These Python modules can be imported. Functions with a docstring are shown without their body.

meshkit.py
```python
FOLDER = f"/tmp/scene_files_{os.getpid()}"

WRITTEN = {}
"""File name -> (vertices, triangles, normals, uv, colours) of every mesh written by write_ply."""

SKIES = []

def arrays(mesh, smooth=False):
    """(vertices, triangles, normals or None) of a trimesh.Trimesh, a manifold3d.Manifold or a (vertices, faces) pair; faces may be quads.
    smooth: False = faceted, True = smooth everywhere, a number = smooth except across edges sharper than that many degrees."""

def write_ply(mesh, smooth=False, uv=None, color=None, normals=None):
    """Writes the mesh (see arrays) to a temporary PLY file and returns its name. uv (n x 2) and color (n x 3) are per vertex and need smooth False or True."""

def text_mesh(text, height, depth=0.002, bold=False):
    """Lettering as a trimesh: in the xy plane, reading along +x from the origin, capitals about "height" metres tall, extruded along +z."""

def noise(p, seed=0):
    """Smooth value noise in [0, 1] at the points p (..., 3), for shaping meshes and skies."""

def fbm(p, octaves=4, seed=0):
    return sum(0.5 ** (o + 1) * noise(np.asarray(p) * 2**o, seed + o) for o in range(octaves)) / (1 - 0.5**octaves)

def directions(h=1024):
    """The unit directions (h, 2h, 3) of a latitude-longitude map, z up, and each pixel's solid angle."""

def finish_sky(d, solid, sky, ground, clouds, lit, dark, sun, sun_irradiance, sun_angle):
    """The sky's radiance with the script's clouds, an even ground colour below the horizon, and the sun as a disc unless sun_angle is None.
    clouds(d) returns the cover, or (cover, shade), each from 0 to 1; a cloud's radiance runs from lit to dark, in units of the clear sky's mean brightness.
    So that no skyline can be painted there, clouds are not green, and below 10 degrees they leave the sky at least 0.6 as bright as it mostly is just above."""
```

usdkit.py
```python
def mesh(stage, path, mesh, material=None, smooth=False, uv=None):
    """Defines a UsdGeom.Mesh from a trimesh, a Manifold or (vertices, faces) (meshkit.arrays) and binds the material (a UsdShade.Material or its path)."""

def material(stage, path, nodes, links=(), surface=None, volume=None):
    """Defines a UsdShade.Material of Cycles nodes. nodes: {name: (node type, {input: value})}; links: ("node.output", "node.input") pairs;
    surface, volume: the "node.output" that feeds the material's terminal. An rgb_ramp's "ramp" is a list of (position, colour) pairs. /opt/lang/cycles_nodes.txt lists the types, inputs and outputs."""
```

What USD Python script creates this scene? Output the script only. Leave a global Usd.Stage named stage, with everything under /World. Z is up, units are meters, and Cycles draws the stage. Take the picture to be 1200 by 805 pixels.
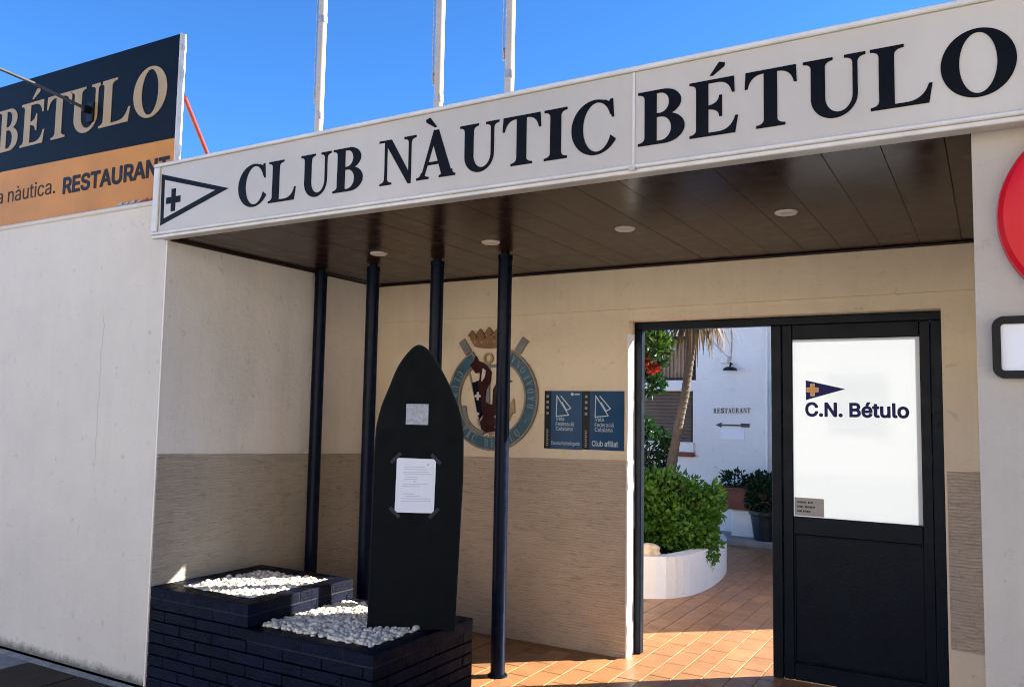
import math, random
import numpy as np, trimesh, meshkit, usdkit
from shapely import affinity
from shapely.geometry import Polygon, LineString, Point, box as sbox
from shapely.ops import unary_union
from pxr import Usd, UsdGeom, UsdLux, UsdShade, Gf, Sdf

rng = np.random.default_rng(7)
random.seed(7)
stage = Usd.Stage.CreateInMemory()
UsdGeom.Xform.Define(stage, '/World')
UsdGeom.Scope.Define(stage, '/World/Looks')

# ---------------------------------------------------------------- camera
EXPOSURE = 2.22
YAW, PITCH, ROLL, EYE = math.radians(30.156), math.radians(4.607), math.radians(1.036), (0.0, 0.0, 1.55)
fw = np.array([-math.sin(YAW) * math.cos(PITCH), math.cos(YAW) * math.cos(PITCH), math.sin(PITCH)])
r0 = np.array([math.cos(YAW), math.sin(YAW), 0.0])
u0 = np.cross(r0, fw)
rt = r0 * math.cos(ROLL) + u0 * math.sin(ROLL)
up = np.cross(rt, fw)
cam = UsdGeom.Camera.Define(stage, '/World/camera')
cam.AddTransformOp().Set(Gf.Matrix4d(*map(float, [*rt, 0, *up, 0, *(-fw), 0, *EYE, 1])))
cam.CreateHorizontalApertureAttr(36.0)
cam.CreateFocalLengthAttr(36.0 * 969.93 / 1200)
cam.CreateExposureAttr(EXPOSURE)

# ---------------------------------------------------------------- sky and sun
SUN_AZ, SUN_EL = math.radians(40.3), math.radians(26.6)      # azimuth from +x towards +y
S = np.array([math.cos(SUN_EL) * math.cos(SUN_AZ), math.cos(SUN_EL) * math.sin(SUN_AZ), math.sin(SUN_EL)])
sky_mat = usdkit.material(stage, '/World/Looks/sky', {
    's': ('sky_texture', {'sky_type': 'single_scattering', 'sun_disc': False, 'sun_elevation': SUN_EL, 'sun_rotation': math.atan2(S[0], S[1]),
                          'altitude': 2600.0, 'air_density': 1.0, 'aerosol_density': 0.12, 'ozone_density': 8.0}),
    'h': ('hsv', {'saturation': 1.08}), 'b': ('background_shader', {'strength': 0.072})}, [('s.color', 'h.color'), ('h.color', 'b.color')], surface='b.background')
dome = UsdLux.DomeLight.Define(stage, '/World/sky')
UsdShade.MaterialBindingAPI.Apply(dome.GetPrim()).Bind(sky_mat)
dome.GetPrim().SetCustomDataByKey('kind', 'structure')
sun = UsdLux.DistantLight.Define(stage, '/World/sun')
sun.CreateIntensityAttr(1.25)
sun.CreateNormalizeAttr(True)
sun.CreateAngleAttr(0.5)
sun.CreateColorAttr(Gf.Vec3f(1.0, 0.93, 0.82))
sx = np.cross([0, 0, 1.0], S); sx /= np.linalg.norm(sx)
sy = np.cross(S, sx)
sun.AddTransformOp().Set(Gf.Matrix4d(*map(float, [*sx, 0, *sy, 0, *S, 0, 0, 0, 10, 1])))

# ---------------------------------------------------------------- materials
def mat(name, col, rough=0.6, var=0.0, vscale=3.0, col2=None, bump=0.0, bscale=40.0, stretch=(1, 1, 1), spec=0.5, metallic=0.0, coat=0.0, detail=5.0, rand=0.0, rvar=0.0, bdist=0.01, bstretch=None):
    """One principled surface: base colour mottled by noise, an optional second noise as relief, a tone that varies from object to object."""
    N = {'g': ('geometry', {}), 'p': ('principled_bsdf', {'base_color': col, 'roughness': rough, 'specular_ior_level': spec, 'metallic': metallic, 'coat_weight': coat})}
    L = []
    if var or col2 is not None:
        c2 = col2 if col2 is not None else tuple(c * (1 - var) for c in col)
        c1 = col if col2 is not None else tuple(min(1, c * (1 + var * .5)) for c in col)
        N['m'] = ('mapping', {'scale': stretch}); N['n'] = ('noise_texture', {'scale': vscale, 'detail': detail, 'roughness': 0.6})
        N['r'] = ('rgb_ramp', {'ramp': [(0.3, c2), (0.68, c1)]})
        L += [('g.position', 'm.vector'), ('m.vector', 'n.vector'), ('n.fac', 'r.fac')]
        out = 'r.color'
        if rand:
            N['o'] = ('object_info', {}); N['mr'] = ('map_range', {'from_min': 0., 'from_max': 1., 'to_min': 1 - rand, 'to_max': 1 + rand})
            N['h'] = ('hsv', {}); L += [('o.random', 'mr.value'), ('mr.result', 'h.value'), (out, 'h.color')]
            out = 'h.color'
        L.append((out, 'p.base_color'))
    if rvar:
        N['n3'] = ('noise_texture', {'scale': vscale * 2.3, 'detail': 4.0}); N['rr'] = ('map_range', {'from_min': .3, 'from_max': .7, 'to_min': max(0, rough - rvar), 'to_max': min(1, rough + rvar)})
        L += [('g.position', 'n3.vector'), ('n3.fac', 'rr.value'), ('rr.result', 'p.roughness')]
    if bump:
        N['m2'] = ('mapping', {'scale': bstretch or stretch}); N['n2'] = ('noise_texture', {'scale': bscale, 'detail': 4.0, 'roughness': 0.6})
        N['b'] = ('bump', {'strength': bump, 'distance': bdist})
        L += [('g.position', 'm2.vector'), ('m2.vector', 'n2.vector'), ('n2.fac', 'b.height'), ('b.normal', 'p.normal')]
    return usdkit.material(stage, '/World/Looks/' + name, N, L, surface='p.BSDF')

def plaster_mat(name, col, dirt, crack=False, base_dirt=0.0, streak=.25):
    """Painted render: broad mottling, vertical streaks, small marks, a crack and mould along the foot where asked."""
    N = {'g': ('geometry', {}), 'p': ('principled_bsdf', {'roughness': .8, 'specular_ior_level': .25}),
         'n1': ('noise_texture', {'scale': 1.3, 'detail': 6.0, 'roughness': .65}), 'r1': ('rgb_ramp', {'ramp': [(.32, dirt), (.62, col)]}),
         'ms': ('mapping', {'scale': (7., 7., .55)}), 'n2': ('noise_texture', {'scale': 1.6, 'detail': 5.0, 'roughness': .6}),
         'r2': ('rgb_ramp', {'ramp': [(.34, (.86, .84, .80)), (.52, (1, 1, 1))]}), 'mx': ('mix_color', {'blend_type': 'multiply', 'fac': streak}),
         'n3': ('noise_texture', {'scale': 14., 'detail': 8.0, 'roughness': .75}), 'r3': ('rgb_ramp', {'ramp': [(.31, (.45, .43, .40)), (.40, (1, 1, 1))]}), 'mx3': ('mix_color', {'blend_type': 'multiply', 'fac': .45}),
         'nb': ('noise_texture', {'scale': 55., 'detail': 5.0, 'roughness': .65}), 'nb2': ('noise_texture', {'scale': 6., 'detail': 3.0}), 'ab': ('math', {'math_type': 'multiply_add', 'value2': .35}),
         'b': ('bump', {'strength': .6, 'distance': .012})}
    L = [('g.position', 'n1.vector'), ('n1.fac', 'r1.fac'), ('g.position', 'ms.vector'), ('ms.vector', 'n2.vector'), ('n2.fac', 'r2.fac'), ('r1.color', 'mx.a'), ('r2.color', 'mx.b'),
         ('g.position', 'n3.vector'), ('n3.fac', 'r3.fac'), ('mx.result', 'mx3.a'), ('r3.color', 'mx3.b'),
         ('g.position', 'nb.vector'), ('g.position', 'nb2.vector'), ('nb.fac', 'ab.value1'), ('nb2.fac', 'ab.value3'), ('ab.value', 'b.height'), ('b.normal', 'p.normal')]
    out = 'mx3.result'
    if crack:
        N.update({'x': ('separate_xyz', {}), 'cv': ('combine_xyz', {}), 'nc': ('noise_texture', {'scale': 3.2, 'detail': 6.0, 'roughness': .6}),
                  'w': ('math', {'math_type': 'multiply_add', 'value2': .16}), 'd': ('math', {'math_type': 'subtract', 'value2': -4.555}), 'a': ('math', {'math_type': 'absolute'}),
                  'mr': ('map_range', {'from_min': .0, 'from_max': .006, 'to_min': .68, 'to_max': 1., 'clamp': True}),
                  'zr': ('map_range', {'from_min': 2.05, 'from_max': 2.2, 'to_min': 0., 'to_max': .5, 'clamp': True}), 'add': ('math', {'math_type': 'add', 'use_clamp': True}),
                  'zr2': ('map_range', {'from_min': .95, 'from_max': 1.25, 'to_min': .5, 'to_max': 0., 'clamp': True}), 'add2': ('math', {'math_type': 'add', 'use_clamp': True}),
                  'cm': ('mix_color', {'blend_type': 'multiply', 'fac': 1.0})})
        L += [('g.position', 'x.vector'), ('x.z', 'cv.z'), ('cv.vector', 'nc.vector'), ('nc.fac', 'w.value1'), ('x.x', 'w.value3'), ('w.value', 'd.value1'), ('d.value', 'a.value1'), ('a.value', 'mr.value'),
              ('x.z', 'zr.value'), ('mr.result', 'add.value1'), ('zr.result', 'add.value2'), ('x.z', 'zr2.value'), ('add.value', 'add2.value1'), ('zr2.result', 'add2.value2'),
              (out, 'cm.a'), ('add2.value', 'cm.b')]
        out = 'cm.result'
    if base_dirt:
        N.update({'xb': ('separate_xyz', {}), 'nd': ('noise_texture', {'scale': 14., 'detail': 8.0, 'roughness': .8}), 'sc': ('math', {'math_type': 'multiply', 'value2': base_dirt}),
                  'gt': ('math', {'math_type': 'subtract'}), 'mrd': ('map_range', {'from_min': -.05, 'from_max': .0, 'to_min': .9, 'to_max': 0., 'clamp': True}), 'md': ('mix_color', {'b': (.10, .095, .075)})})
        L += [('g.position', 'xb.vector'), ('g.position', 'nd.vector'), ('nd.fac', 'sc.value1'), ('xb.z', 'gt.value1'), ('sc.value', 'gt.value2'), ('gt.value', 'mrd.value'), ('mrd.result', 'md.fac'), (out, 'md.a')]
        out = 'md.result'
    L.append((out, 'p.base_color'))
    return usdkit.material(stage, '/World/Looks/' + name, N, L, surface='p.BSDF')

M = {}
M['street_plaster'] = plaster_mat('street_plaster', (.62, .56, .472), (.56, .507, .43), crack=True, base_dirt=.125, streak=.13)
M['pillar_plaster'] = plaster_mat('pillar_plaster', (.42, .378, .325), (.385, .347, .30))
M['cream_plaster'] = plaster_mat('cream_plaster', (.80, .66, .48), (.72, .59, .43))
M['side_plaster'] = plaster_mat('side_plaster', (.82, .76, .69), (.74, .685, .615))
M['white_plaster'] = plaster_mat('white_plaster', (.72, .72, .70), (.67, .67, .65), streak=.08)
M['white_reveal'] = mat('white_reveal', (.80, .78, .74), .8, .08, 4, bump=.3, bscale=50)
# dado of thin rough stone strips: far too small to lay one by one
def dado_mat(name, axis, col, dark):
    N = {'g': ('geometry', {}), 'p': ('principled_bsdf', {'roughness': .88, 'specular_ior_level': .15}), 'x': ('separate_xyz', {}), 'c': ('combine_xyz', {}),
         'nw': ('noise_texture', {'scale': 9., 'detail': 4.0, 'roughness': .6}), 'ns': ('vector_math', {'math_type': 'multiply_add', 'vector2': (.10, .030, 0.), 'vector3': (0, 0, 0)}),
         'bt': ('brick_texture', {'scale': 1.0, 'brick_width': .115, 'row_height': .0175, 'mortar_size': .0022, 'mortar_smooth': .6, 'bias': -.1, 'offset': .43, 'squash': 1.35, 'squash_frequency': 3,
                                  'color1': (1, 1, 1), 'color2': (.88, .87, .86), 'mortar': (.80, .78, .76)}),
         'm': ('mapping', {'scale': (.9, .9, 4.2)}), 'n': ('noise_texture', {'scale': 10., 'detail': 8.0, 'roughness': .68, 'distortion': .6}),
         'h': ('math', {'math_type': 'multiply_add', 'value2': -.16}), 'b': ('bump', {'strength': 1.0, 'distance': .020}),
         'n1': ('noise_texture', {'scale': 2.4, 'detail': 6.0, 'roughness': .6}), 'r1': ('rgb_ramp', {'ramp': [(.33, dark), (.65, col)]}), 'r2': ('rgb_ramp', {'ramp': [(.33, (.55, .53, .50)), (.47, (1, 1, 1))]}),
         'mx': ('mix_color', {'blend_type': 'multiply', 'fac': .55}), 'mb': ('mix_color', {'blend_type': 'multiply', 'fac': .6})}
    L = [('g.position', 'x.vector'), ('x.' + axis, 'c.x'), ('x.z', 'c.y'), ('g.position', 'nw.vector'), ('nw.color', 'ns.vector1'), ('c.vector', 'ns.vector3'), ('ns.vector', 'bt.vector'),
         ('g.position', 'm.vector'), ('m.vector', 'n.vector'), ('bt.fac', 'h.value1'), ('n.fac', 'h.value3'), ('h.value', 'b.height'), ('b.normal', 'p.normal'),
         ('g.position', 'n1.vector'), ('n1.fac', 'r1.fac'), ('n.fac', 'r2.fac'), ('r1.color', 'mx.a'), ('r2.color', 'mx.b'), ('mx.result', 'mb.a'), ('bt.color', 'mb.b'), ('mb.result', 'p.base_color')]
    return usdkit.material(stage, '/World/Looks/' + name, N, L, surface='p.BSDF')
M['dado_back'] = dado_mat('dado_back', 'x', (.68, .54, .41), (.57, .455, .345))
M['dado_side'] = dado_mat('dado_side', 'y', (.58, .505, .41), (.48, .42, .34))
M['navy_paint'] = mat('navy_paint', (.0012, .0056, .0125), .36, .25, 6, bump=.12, bscale=70, spec=.13, rvar=.08)
M['post_paint'] = mat('post_paint', (.0022, .0060, .0185), .33, .2, 8, bump=.08, bscale=60, spec=.12, rvar=.08)
M['navy_brick'] = mat('navy_brick', (.0024, .0036, .0130), .5, .5, 7, bump=.6, bscale=70, rand=.25, rvar=.15, spec=.09)
M['navy_mortar'] = mat('navy_mortar', (.0095, .011, .022), .85, .4, 12, bump=.5, bscale=60)
M['board_black'] = mat('board_black', (.0034, .0050, .0062), .5, .2, 7, bump=.12, bscale=60, rvar=.08, spec=.06)
M['plank'] = mat('plank', (.036, .0096, .0058), .22, col2=(.023, .0060, .0036), vscale=4.0, stretch=(9, .6, 3), spec=.085, rand=.10, rvar=.03, detail=7)
M['plank_trim'] = mat('plank_trim', (.022, .012, .010), .5, .2, 8)
M['dark_gap'] = mat('dark_gap', (.012, .007, .005), .8)
M['sign_white'] = mat('sign_white', (.49, .435, .355), .14, .12, 1.1, spec=.45, rvar=.05, stretch=(1, 1, .5))
M['sign_frame'] = mat('sign_frame', (.60, .56, .50), .4, .15, 5, metallic=.1, rvar=.1, bump=.05)
M['vinyl_black'] = mat('vinyl_black', (.0025, .0032, .0055), .35, .2, 3, spec=.08)
M['board_navy'] = mat('board_navy', (.0035, .006, .010), .45, .2, 3, spec=.07)
M['board_orange'] = mat('board_orange', (.50, .20, .024), .5, .18, 2.5, spec=.2)
M['gold_letter'] = mat('gold_letter', (.34, .225, .085), .45, .12, 6)
M['brown_black'] = mat('brown_black', (.014, .011, .012), .5, .2, 6, spec=.15)
M['alu'] = mat('alu', (.50, .48, .46), .5, .25, 8)
M['flagpole_white'] = mat('flagpole_white', (.36, .32, .285), .45, .12, 3, bump=.04, rvar=.1)
M['red_tube'] = mat('red_tube', (.30, .045, .025), .45, .25, 12)
M['steel'] = mat('steel', (.45, .44, .42), .35, .2, 9, metallic=.8)
M['lamp_black'] = mat('lamp_black', (.006, .006, .007), .4, .2, 9, spec=.15)
M['arm_grey'] = mat('arm_grey', (.05, .05, .05), .45, .3, 9)
M['light_rim'] = mat('light_rim', (.62, .56, .47), .4, .15, 9)
M['light_lens'] = mat('light_lens', (.55, .53, .50), .25, .1, 20)
M['pebble'] = mat('pebble', (.74, .68, .57), .75, .45, 28, bump=.25, bscale=120)
M['soil'] = mat('soil', (.12, .10, .08), .95, .4, 20, bump=.6)
M['paper'] = mat('paper', (.74, .76, .82), .7, .03, 8)
M['print'] = mat('print', (.38, .40, .46), .7)
M['sticker'] = mat('sticker', (.36, .38, .42), .5, .35, 60)
M['tape'] = mat('tape', (.012, .017, .025), .45, .3, 30, spec=.25)
M['crest_blue'] = mat('crest_blue', (.034, .112, .165), .55, .25, 9, bump=.1)
M['crest_edge'] = mat('crest_edge', (.23, .20, .16), .5, .25, 12, bump=.15)
M['crest_letter'] = mat('crest_letter', (.20, .27, .29), .5, .2, 14)
M['crest_bronze'] = mat('crest_bronze', (.26, .12, .05), .5, .3, 15, bump=.15)
M['crest_gold'] = mat('crest_gold', (.42, .29, .14), .5, .25, 15)
M['crest_maroon'] = mat('crest_maroon', (.040, .006, .007), .5, .35, 14, bump=.15, spec=.15)
M['crest_pale'] = mat('crest_pale', (.66, .58, .52), .5, .15, 14)
M['crest_navy'] = mat('crest_navy', (.004, .005, .022), .7, .2, 12, spec=.1)
M['crest_grey'] = mat('crest_grey', (.22, .21, .20), .5, .25, 12)
M['plaque_blue'] = mat('plaque_blue', (.011, .066, .165), .25, .15, 4, spec=.15)
M['plaque_dark'] = mat('plaque_dark', (.010, .010, .012), .3, .2, 8, spec=.15)
M['plaque_print'] = mat('plaque_print', (.45, .55, .60), .4)
M['plaque_grey'] = mat('plaque_grey', (.25, .25, .24), .4)
M['flag_navy'] = mat('flag_navy', (.010, .008, .12), .5, spec=.2)
M['flag_gold'] = mat('flag_gold', (.75, .36, .06), .5)
M['sticker_grey'] = mat('sticker_grey', (.40, .38, .36), .6, .1, 30)
M['red_sign'] = mat('red_sign', (.56, .006, .014), .25, .06, 2, spec=.2)
M['plate_white'] = mat('plate_white', (.66, .665, .69), .3, .04, 5)
M['terracotta'] = mat('terracotta', (.365, .178, .074), .42, col2=(.285, .137, .057), vscale=4, rand=.13, rvar=.14, bump=.12, bscale=45)
M['grout'] = mat('grout', (.34, .185, .088), .85, .25, 12, bump=.4)
M['pavement_tile'] = mat('pavement_tile', (.034, .023, .016), .7, .3, 9, spec=.15, rand=.25, bump=.35, bscale=90)
M['pavement_pale'] = mat('pavement_pale', (.20, .20, .21), .8, .3, 14, bump=.4, bscale=70)
M['joint'] = mat('joint', (.40, .37, .31), .9, .35, 14, bump=.4)
M['promenade'] = mat('promenade', (.34, .32, .29), .9, .25, 1.2, bump=.4, bscale=30)
M['trunk'] = mat('trunk', (.10, .076, .054), .9, .35, 18, stretch=(1, 1, .35), bump=.6, bscale=30)
M['shutter'] = mat('shutter', (.085, .060, .042), .6, .25, 4)
M['shutter_up'] = mat('shutter_up', (.26, .19, .13), .7, .3, 6)
M['brick_sill'] = mat('brick_sill', (.17, .045, .03), .7, .3, 14, bump=.3)
M['pot_terracotta'] = mat('pot_terracotta', (.17, .055, .033), .8, .25, 8, bump=.2)
M['pot_black'] = mat('pot_black', (.012, .013, .016), .45, .2, 8)
M['kerb_grey'] = mat('kerb_grey', (.30, .29, .28), .85, .25, 8, bump=.3)
M['rock'] = mat('rock', (.62, .50, .34), .9, .35, 18, bump=.6, bscale=25)
M['sign_ink'] = mat('sign_ink', (.03, .035, .06), .5)
M['opposite_wall'] = mat('opposite_wall', (.66, .60, .52), .85, .1, .8)
M['roof'] = mat('roof', (.35, .33, .30), .9, .2, 2)
M['debris'] = mat('debris', (.45, .45, .52), .6, .3, 20)
M['debris_red'] = mat('debris_red', (.45, .10, .08), .6, .3, 20)

def leaf_mat(name, col, col2, trans=.3, rough=.45):
    N = {'g': ('geometry', {}), 'rp': ('rgb_ramp', {'ramp': [(0., tuple(c * .6 for c in col2)), (.45, col2), (1., col)]}), 'p': ('principled_bsdf', {'roughness': rough, 'specular_ior_level': .4}),
         't': ('translucent_bsdf', {}), 'h': ('hsv', {'value': 1.5, 'saturation': 1.1}), 'm': ('mix_closure', {'fac': trans})}
    L = [('g.random_per_island', 'rp.fac'), ('rp.color', 'p.base_color'), ('rp.color', 'h.color'), ('h.color', 't.color'), ('p.BSDF', 'm.closure1'), ('t.BSDF', 'm.closure2')]
    return usdkit.material(stage, '/World/Looks/' + name, N, L, surface='m.closure')
M['leaf_bush'] = leaf_mat('leaf_bush', (.38, .56, .075), (.11, .27, .035), .38)
M['leaf_dark'] = leaf_mat('leaf_dark', (.060, .15, .035), (.018, .06, .016))
M['leaf_lime'] = leaf_mat('leaf_lime', (.20, .26, .020), (.055, .12, .016))
M['leaf_dry'] = leaf_mat('leaf_dry', (.42, .31, .17), (.20, .135, .07), .25, .7)
M['leaf_yucca'] = leaf_mat('leaf_yucca', (.11, .15, .04), (.05, .09, .02))
M['petal'] = leaf_mat('petal', (.62, .13, .03), (.50, .05, .03), .3, .5)
M['leaf_pink'] = leaf_mat('leaf_pink', (.26, .12, .09), (.09, .08, .04), .25)
M['leaf_grass'] = leaf_mat('leaf_grass', (.16, .20, .07), (.07, .10, .03), .25)
# opal film behind the door glass: lets the sun through as an even glow
M['opal'] = usdkit.material(stage, '/World/Looks/opal', {
    'd': ('diffuse_bsdf', {'color': (.82, .84, .86)}), 't': ('translucent_bsdf', {'color': (.80, .84, .86)}), 'm': ('mix_closure', {'fac': .60}),
    'gl': ('glossy_bsdf', {'color': (1, 1, 1), 'roughness': .05}), 'f': ('fresnel', {'IOR': 1.45}), 'm2': ('mix_closure', {})},
    [('d.BSDF', 'm.closure1'), ('t.BSDF', 'm.closure2'), ('f.fac', 'm2.fac'), ('m.closure', 'm2.closure1'), ('gl.BSDF', 'm2.closure2')], surface='m2.closure')
M['pane_glass'] = usdkit.material(stage, '/World/Looks/pane_glass', {
    't': ('transparent_bsdf', {'color': (.95, .96, .96)}), 'gl': ('glossy_bsdf', {'roughness': .02}), 'f': ('fresnel', {'IOR': 1.5}), 'm': ('mix_closure', {})},
    [('f.fac', 'm.fac'), ('t.BSDF', 'm.closure1'), ('gl.BSDF', 'm.closure2')], surface='m.closure')

# ---------------------------------------------------------------- naming and tagging
taken, origin = {}, {'/World': np.zeros(3)}
def numbered(path):
    k = taken.get(path, -1) + 1
    taken[path] = k
    return path if k == 0 else f'{path}_{k:03d}'

def tag(prim, label=None, cat=None, group=None, kind=None):
    for k, v in (('label', label), ('category', cat), ('group', group), ('kind', kind)):
        if v:
            prim.SetCustomDataByKey(k, v)
    return prim

def thing(name, label, cat, loc, group=None, kind=None):
    path = numbered('/World/' + name)
    x = UsdGeom.Xform.Define(stage, path)
    x.AddTranslateOp().Set(Gf.Vec3d(*map(float, loc)))
    origin[path] = np.array(loc, float)
    tag(x.GetPrim(), label, cat, group, kind)
    return path

def verts(m):
    if isinstance(m, (list,)):
        m = trimesh.util.concatenate(m)
    if isinstance(m, trimesh.Trimesh):
        return np.array(m.vertices, float), np.array(m.faces)
    v, f, _ = meshkit.arrays(m)
    return v, f

def part(name, mesh, material, parent='/World', smooth=False, label=None, kind=None):
    path = numbered(parent + '/' + name)
    v, f = verts(mesh)
    o = origin[parent]
    prim = usdkit.mesh(stage, path, trimesh.Trimesh(v - o, f, process=False), M[material], smooth=smooth).GetPrim()
    origin[path] = o
    tag(prim, label, None, None, kind)
    return path

def solo(name, mesh, material, label=None, cat=None, group=None, kind=None, smooth=False):
    p = part(name, mesh, material, '/World', smooth)
    tag(stage.GetPrimAtPath(p), label, cat, group, kind)
    return p

def dup(src, loc, label, group=None):
    """A copy of a thing with copies of its parts, under the next number."""
    base = '/World/' + src.split('/')[-1]
    path = numbered(base)
    x = UsdGeom.Xform.Define(stage, path)
    x.GetPrim().GetReferences().AddInternalReference(src)
    x.GetPrim().SetInstanceable(True)
    UsdGeom.Xformable(x).ClearXformOpOrder()
    x.AddTranslateOp().Set(Gf.Vec3d(*map(float, loc)))
    was = stage.GetPrimAtPath(src).GetCustomData()
    tag(x.GetPrim(), label, was['category'], group or was.get('group'))
    return path

# ---------------------------------------------------------------- shapes
def bx(x0, x1, y0, y1, z0, z1, c=0.0):
    """A box; c > 0 chamfers every edge."""
    lo, hi = np.minimum([x0, y0, z0], [x1, y1, z1]).astype(float), np.maximum([x0, y0, z0], [x1, y1, z1]).astype(float)
    if not c:
        m = trimesh.creation.box(extents=hi - lo); m.apply_translation((lo + hi) / 2); return m
    P = []
    for i in (0, 1):
        for j in (0, 1):
            for k in (0, 1):
                q = np.where([i, j, k], hi, lo); s = np.where([i, j, k], -c, c)
                for a in range(3):
                    d = s.copy(); d[a] = 0; P.append(q + d)
    return trimesh.convex.convex_hull(np.array(P))

def flat(shape, depth, o=(0, 0, 0), u=(1, 0, 0), v=(0, 0, 1)):
    """A shapely shape in the plane (u, v) at o, raised by depth along u x v; for a wall facing -y the relief comes towards -y."""
    geoms = [g for g in getattr(shape, 'geoms', [shape]) if g.geom_type == 'Polygon' and g.area > 1e-8]
    m = trimesh.util.concatenate([trimesh.creation.extrude_polygon(g, depth, engine='earcut') for g in geoms])
    u, v, o = np.array(u, float), np.array(v, float), np.array(o, float)
    p = np.array(m.vertices)
    return trimesh.Trimesh(o + p[:, :1] * u + p[:, 1:2] * v + p[:, 2:] * np.cross(u, v), m.faces, process=False)

def tube(points, radii, sides=12, caps=True):
    p = np.asarray(points, float); r = np.broadcast_to(radii, (len(p),))
    t = np.gradient(p, axis=0); t /= np.linalg.norm(t, axis=1, keepdims=True)
    ref = np.array([0, 0, 1.0]) if abs(t[0, 2]) < .9 else np.array([1.0, 0, 0])
    a = np.cross(t, ref); a /= np.linalg.norm(a, axis=1, keepdims=True); b = np.cross(t, a)
    g = np.arange(sides) * 2 * np.pi / sides
    v = (p[:, None] + r[:, None, None] * (np.cos(g)[None, :, None] * a[:, None] + np.sin(g)[None, :, None] * b[:, None])).reshape(-1, 3)
    f = []
    for i in range(len(p) - 1):
        for j in range(sides):
            k = (j + 1) % sides
            f += [[i * sides + j, (i + 1) * sides + k, i * sides + k], [i * sides + j, (i + 1) * sides + j, (i + 1) * sides + k]]
    if caps:
        v = np.vstack([v, p[0], p[-1]]); n = len(v)
        for j in range(sides):
            k = (j + 1) % sides
            f += [[n - 2, j, k], [n - 1, (len(p) - 1) * sides + k, (len(p) - 1) * sides + j]]
    m = trimesh.Trimesh(v, f, process=False)
    return m

def lathe(profile, centre, sides=32):
    m = trimesh.creation.revolve(np.array(profile, float), sections=sides); m.apply_translation(centre); return m

def rock(centre, r, seed, squash=(1, 1, .75), sub=2):
    m = trimesh.creation.icosphere(subdivisions=sub, radius=1.0)
    v = np.array(m.vertices)
    v *= (.72 + .55 * meshkit.fbm(v * 1.4 + seed * 7.3, 3, seed))[:, None] * np.array(squash) * r
    return trimesh.Trimesh(v + centre, m.faces, process=False)

def leaves(P, N, length, width, bend=.25, seed=0):
    """Folded leaves, one island each, at points P growing towards N."""
    g = np.random.default_rng(seed); n = len(P)
    N = N / np.linalg.norm(N, axis=1, keepdims=True)
    s = np.cross(N, g.normal(size=(n, 3))); s /= np.linalg.norm(s, axis=1, keepdims=True)
    w = np.cross(s, N)
    L = (np.asarray(length) * g.uniform(.65, 1.25, n))[:, None]; W = (np.asarray(width) * g.uniform(.75, 1.2, n))[:, None]
    mid = P + N * L * .5
    V = np.stack([P, mid + s * W * .5 + w * W * bend, mid, mid - s * W * .5 + w * W * bend, P + N * L - w * L * .12], 1).reshape(-1, 3)
    k = np.arange(n)[:, None, None] * 5
    F = (np.array([[0, 1, 2], [0, 2, 3], [1, 4, 2], [2, 4, 3]])[None] + k).reshape(-1, 3)
    return trimesh.Trimesh(V, F, process=False)

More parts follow.
